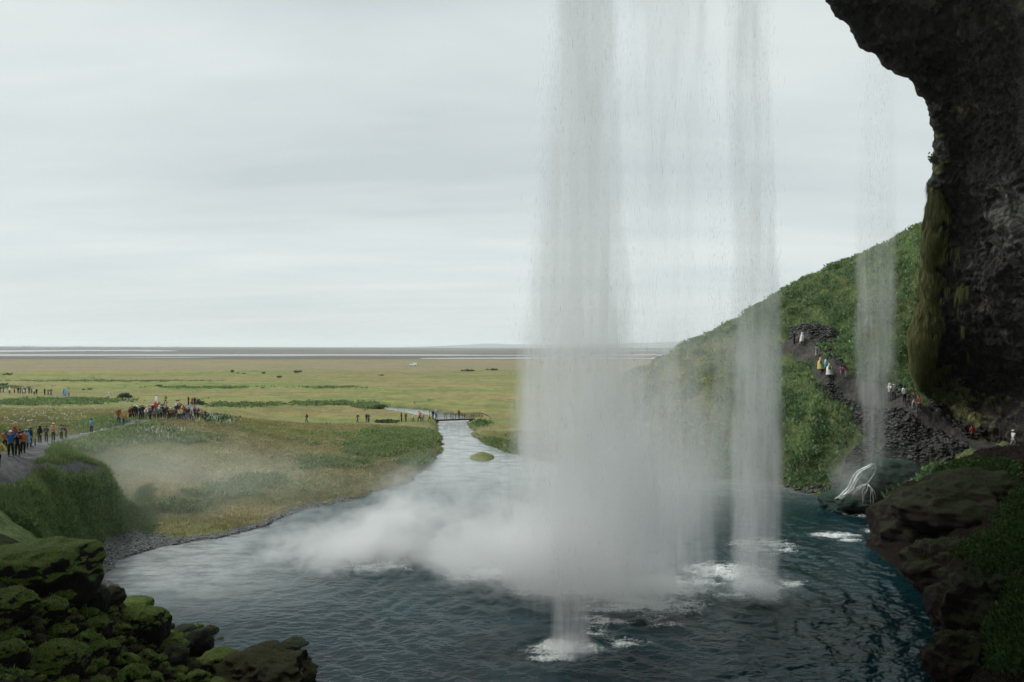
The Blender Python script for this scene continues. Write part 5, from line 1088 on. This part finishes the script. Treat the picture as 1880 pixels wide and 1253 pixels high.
# ------------------------------------------------------------------ farms on the far bank
WALL = plain_mat('pale render', (.55, .56, .55)); ROOF = plain_mat('grey roof', (.18, .18, .19)); ROOFR = plain_mat('rust roof', (.25, .12, .09)); DOOR = plain_mat('dark door', (.06, .06, .06))
for k, (u, w_, lb, rf) in enumerate([(44,26,'pale farmhouse at the far left on the horizon',ROOF),(53,18,'low white barn beside the far left farmhouse',ROOF),(62,22,'white farm building, third from the left on the horizon',ROOFR),(137,24,'farmhouse above the dark shelter trees on the horizon',ROOF),(146,34,'long white barn right of the shelter trees farmhouse',ROOF),(290,22,'white farmhouse in the middle of the far bank',ROOFR),(326,20,'small white farmhouse farthest right on the far bank',ROOF)]):
    d_ = 9300 + 40 * k; r = bpy.data.objects.new('farmhouse', None); COL.objects.link(r); r.location = (wx(u, d_), d_, float(zlook(u, d_)) - .6); r.scale = (1.4, 1.4, 1.4); tag(r, lb, 'farmhouse', None, 'farm buildings on the horizon')
    boxes('wall', [((0, 0, 1.5), (w_, 9, 9))], WALL, r)
    h2 = 4.0; me = bpy.data.meshes.new('roof'); W2 = w_ / 2 + .6
    me.from_pydata([(-W2, -5.2, 5.8), (W2, -5.2, 5.8), (W2, 5.2, 5.8), (-W2, 5.2, 5.8), (-W2, 0, 6 + h2), (W2, 0, 6 + h2)], [], [(0, 1, 5, 4), (2, 3, 4, 5), (0, 4, 3), (1, 2, 5), (3, 2, 1, 0)]); me.update(); me.materials.append(rf); o = bpy.data.objects.new('roof', me); COL.objects.link(o); o.parent = r
    boxes('door', [((0, -4.55, 1.2), (2, .2, 4))], DOOR, r)
    for s in (-1, 1): boxes('window', [((s * w_ * .28, -4.55, 3.2), (2, .2, 1.8))], DOOR, r)

# ------------------------------------------------------------------ cascade running over the rock under the side fall
m, nt, bs = new_mat('white water'); bs.inputs['Base Color'].default_value = (.75, .79, .79, 1); bs.inputs['Roughness'].default_value = .4
g = N(nt, 'ShaderNodeTexCoord'); bs.inputs['Alpha'].default_value = 1
nt.links.new(ramp(nt, noise(nt, mapping(nt, g.outputs['Object'], (9, 9, 1.5)), 1.0, 4), [(.32, .45), (.55, 1.0)]), bs.inputs['Alpha']); WW = m
bpy.context.view_layer.update(); dg = bpy.context.evaluated_depsgraph_get()
def surf(u, v, dflt):
    dr = Vector(((u - U0) / F, 1, -(v - V0) / F)); ok, loc, nrm, *_ = SC.ray_cast(dg, Vector((0, 0, CH)) + dr * 56.8, dr.normalized(), distance=16)
    if not ok: return Vector((wx(u, dflt), dflt, wz(v, dflt)))
    return loc - dr.normalized() * .06
FL = []
for k_ in range(8):   # the main sheet breaks into threads
    o1_, o2_ = RNG.normal(0, 3.2), RNG.normal(0, 1.5); FL.append(([(1604 + o2_, 852), (1596 + o2_, 855 + abs(o2_)), (1584 + o1_, 862 + o2_), (1575 + o1_, 874), (1568 + o1_, 888 + o2_), (1562 + o1_, 898), (1554 + o1_ * 1.4, 908 + o2_), (1545 + o1_ * 1.6, 914 + o2_)], [w_ * RNG.uniform(.5, 1.2) for w_ in (.04,.07,.08,.08,.07,.08,.10,.06)]))
for k_ in range(2):
    o1_, o2_ = RNG.normal(0, 2.0), RNG.normal(0, 1.0); FL.append(([(1606,853),(1608 + o2_,860),(1604 + o2_,870),(1598 + o1_,880),(1592,888),(1580 + o1_,892),(1568 + o1_,899 + o2_),(1558 + o1_,906)], [.02,.02,.018,.018,.02,.03,.04,.05]))
FL += [([(1590,889),(1578,897),(1568,904),(1564,914)], [.07,.06,.05,.03]), ([(1590,890),(1583,902),(1584,918),(1584,928)], [.05,.04,.04,.03]), ([(1592,890),(1600,896),(1606,904),(1608,916)], [.06,.05,.05,.03]),
      ([(1593,892),(1592,900),(1586,908),(1585,922)], [.04,.04,.03,.02]), ([(1594,889),(1602,901),(1603,914),(1604,930)], [.05,.05,.04,.03]), ([(1600,898),(1598,912),(1598,930)], [.03,.03,.02])]
rt = bpy.data.objects.new('cascade', None); COL.objects.link(rt); rt.location = surf(1604, 852, 64); tag(rt, 'white cascade running down the dark rock below the thin side fall and fanning out', 'cascade')

for pts, rr in FL[:-6] + [(p_, [q_ * .6 for q_ in r_]) for p_, r_ in FL[-6:]]: tube('stream', [surf(u, v, 63.5) - rt.location for u, v in pts], rr, WW, rt, 8)

# ------------------------------------------------------------------ air
bm = bmesh.new(); bmesh.ops.create_cube(bm, size=1); me = bpy.data.meshes.new('haze'); bmesh.ops.transform(bm, matrix=Matrix.Translation((0, 14900, 120)) @ Matrix.Diagonal((60000, 32000, 250, 1)), verts=bm.verts); bm.to_mesh(me); bm.free()
m = bpy.data.materials.new('haze'); m.use_nodes = True; nt = m.node_tree; nt.nodes.remove(nt.nodes['Principled BSDF']); v = N(nt, 'ShaderNodeVolumePrincipled'); v.inputs['Color'].default_value = (.93, .97, 1, 1); v.inputs['Density'].default_value = 5e-5; v.inputs['Anisotropy'].default_value = .3
nt.links.new(v.outputs[0], nt.nodes['Material Output'].inputs['Volume']); me.materials.append(m); o = bpy.data.objects.new('haze', me); COL.objects.link(o); o['kind'] = 'stuff'
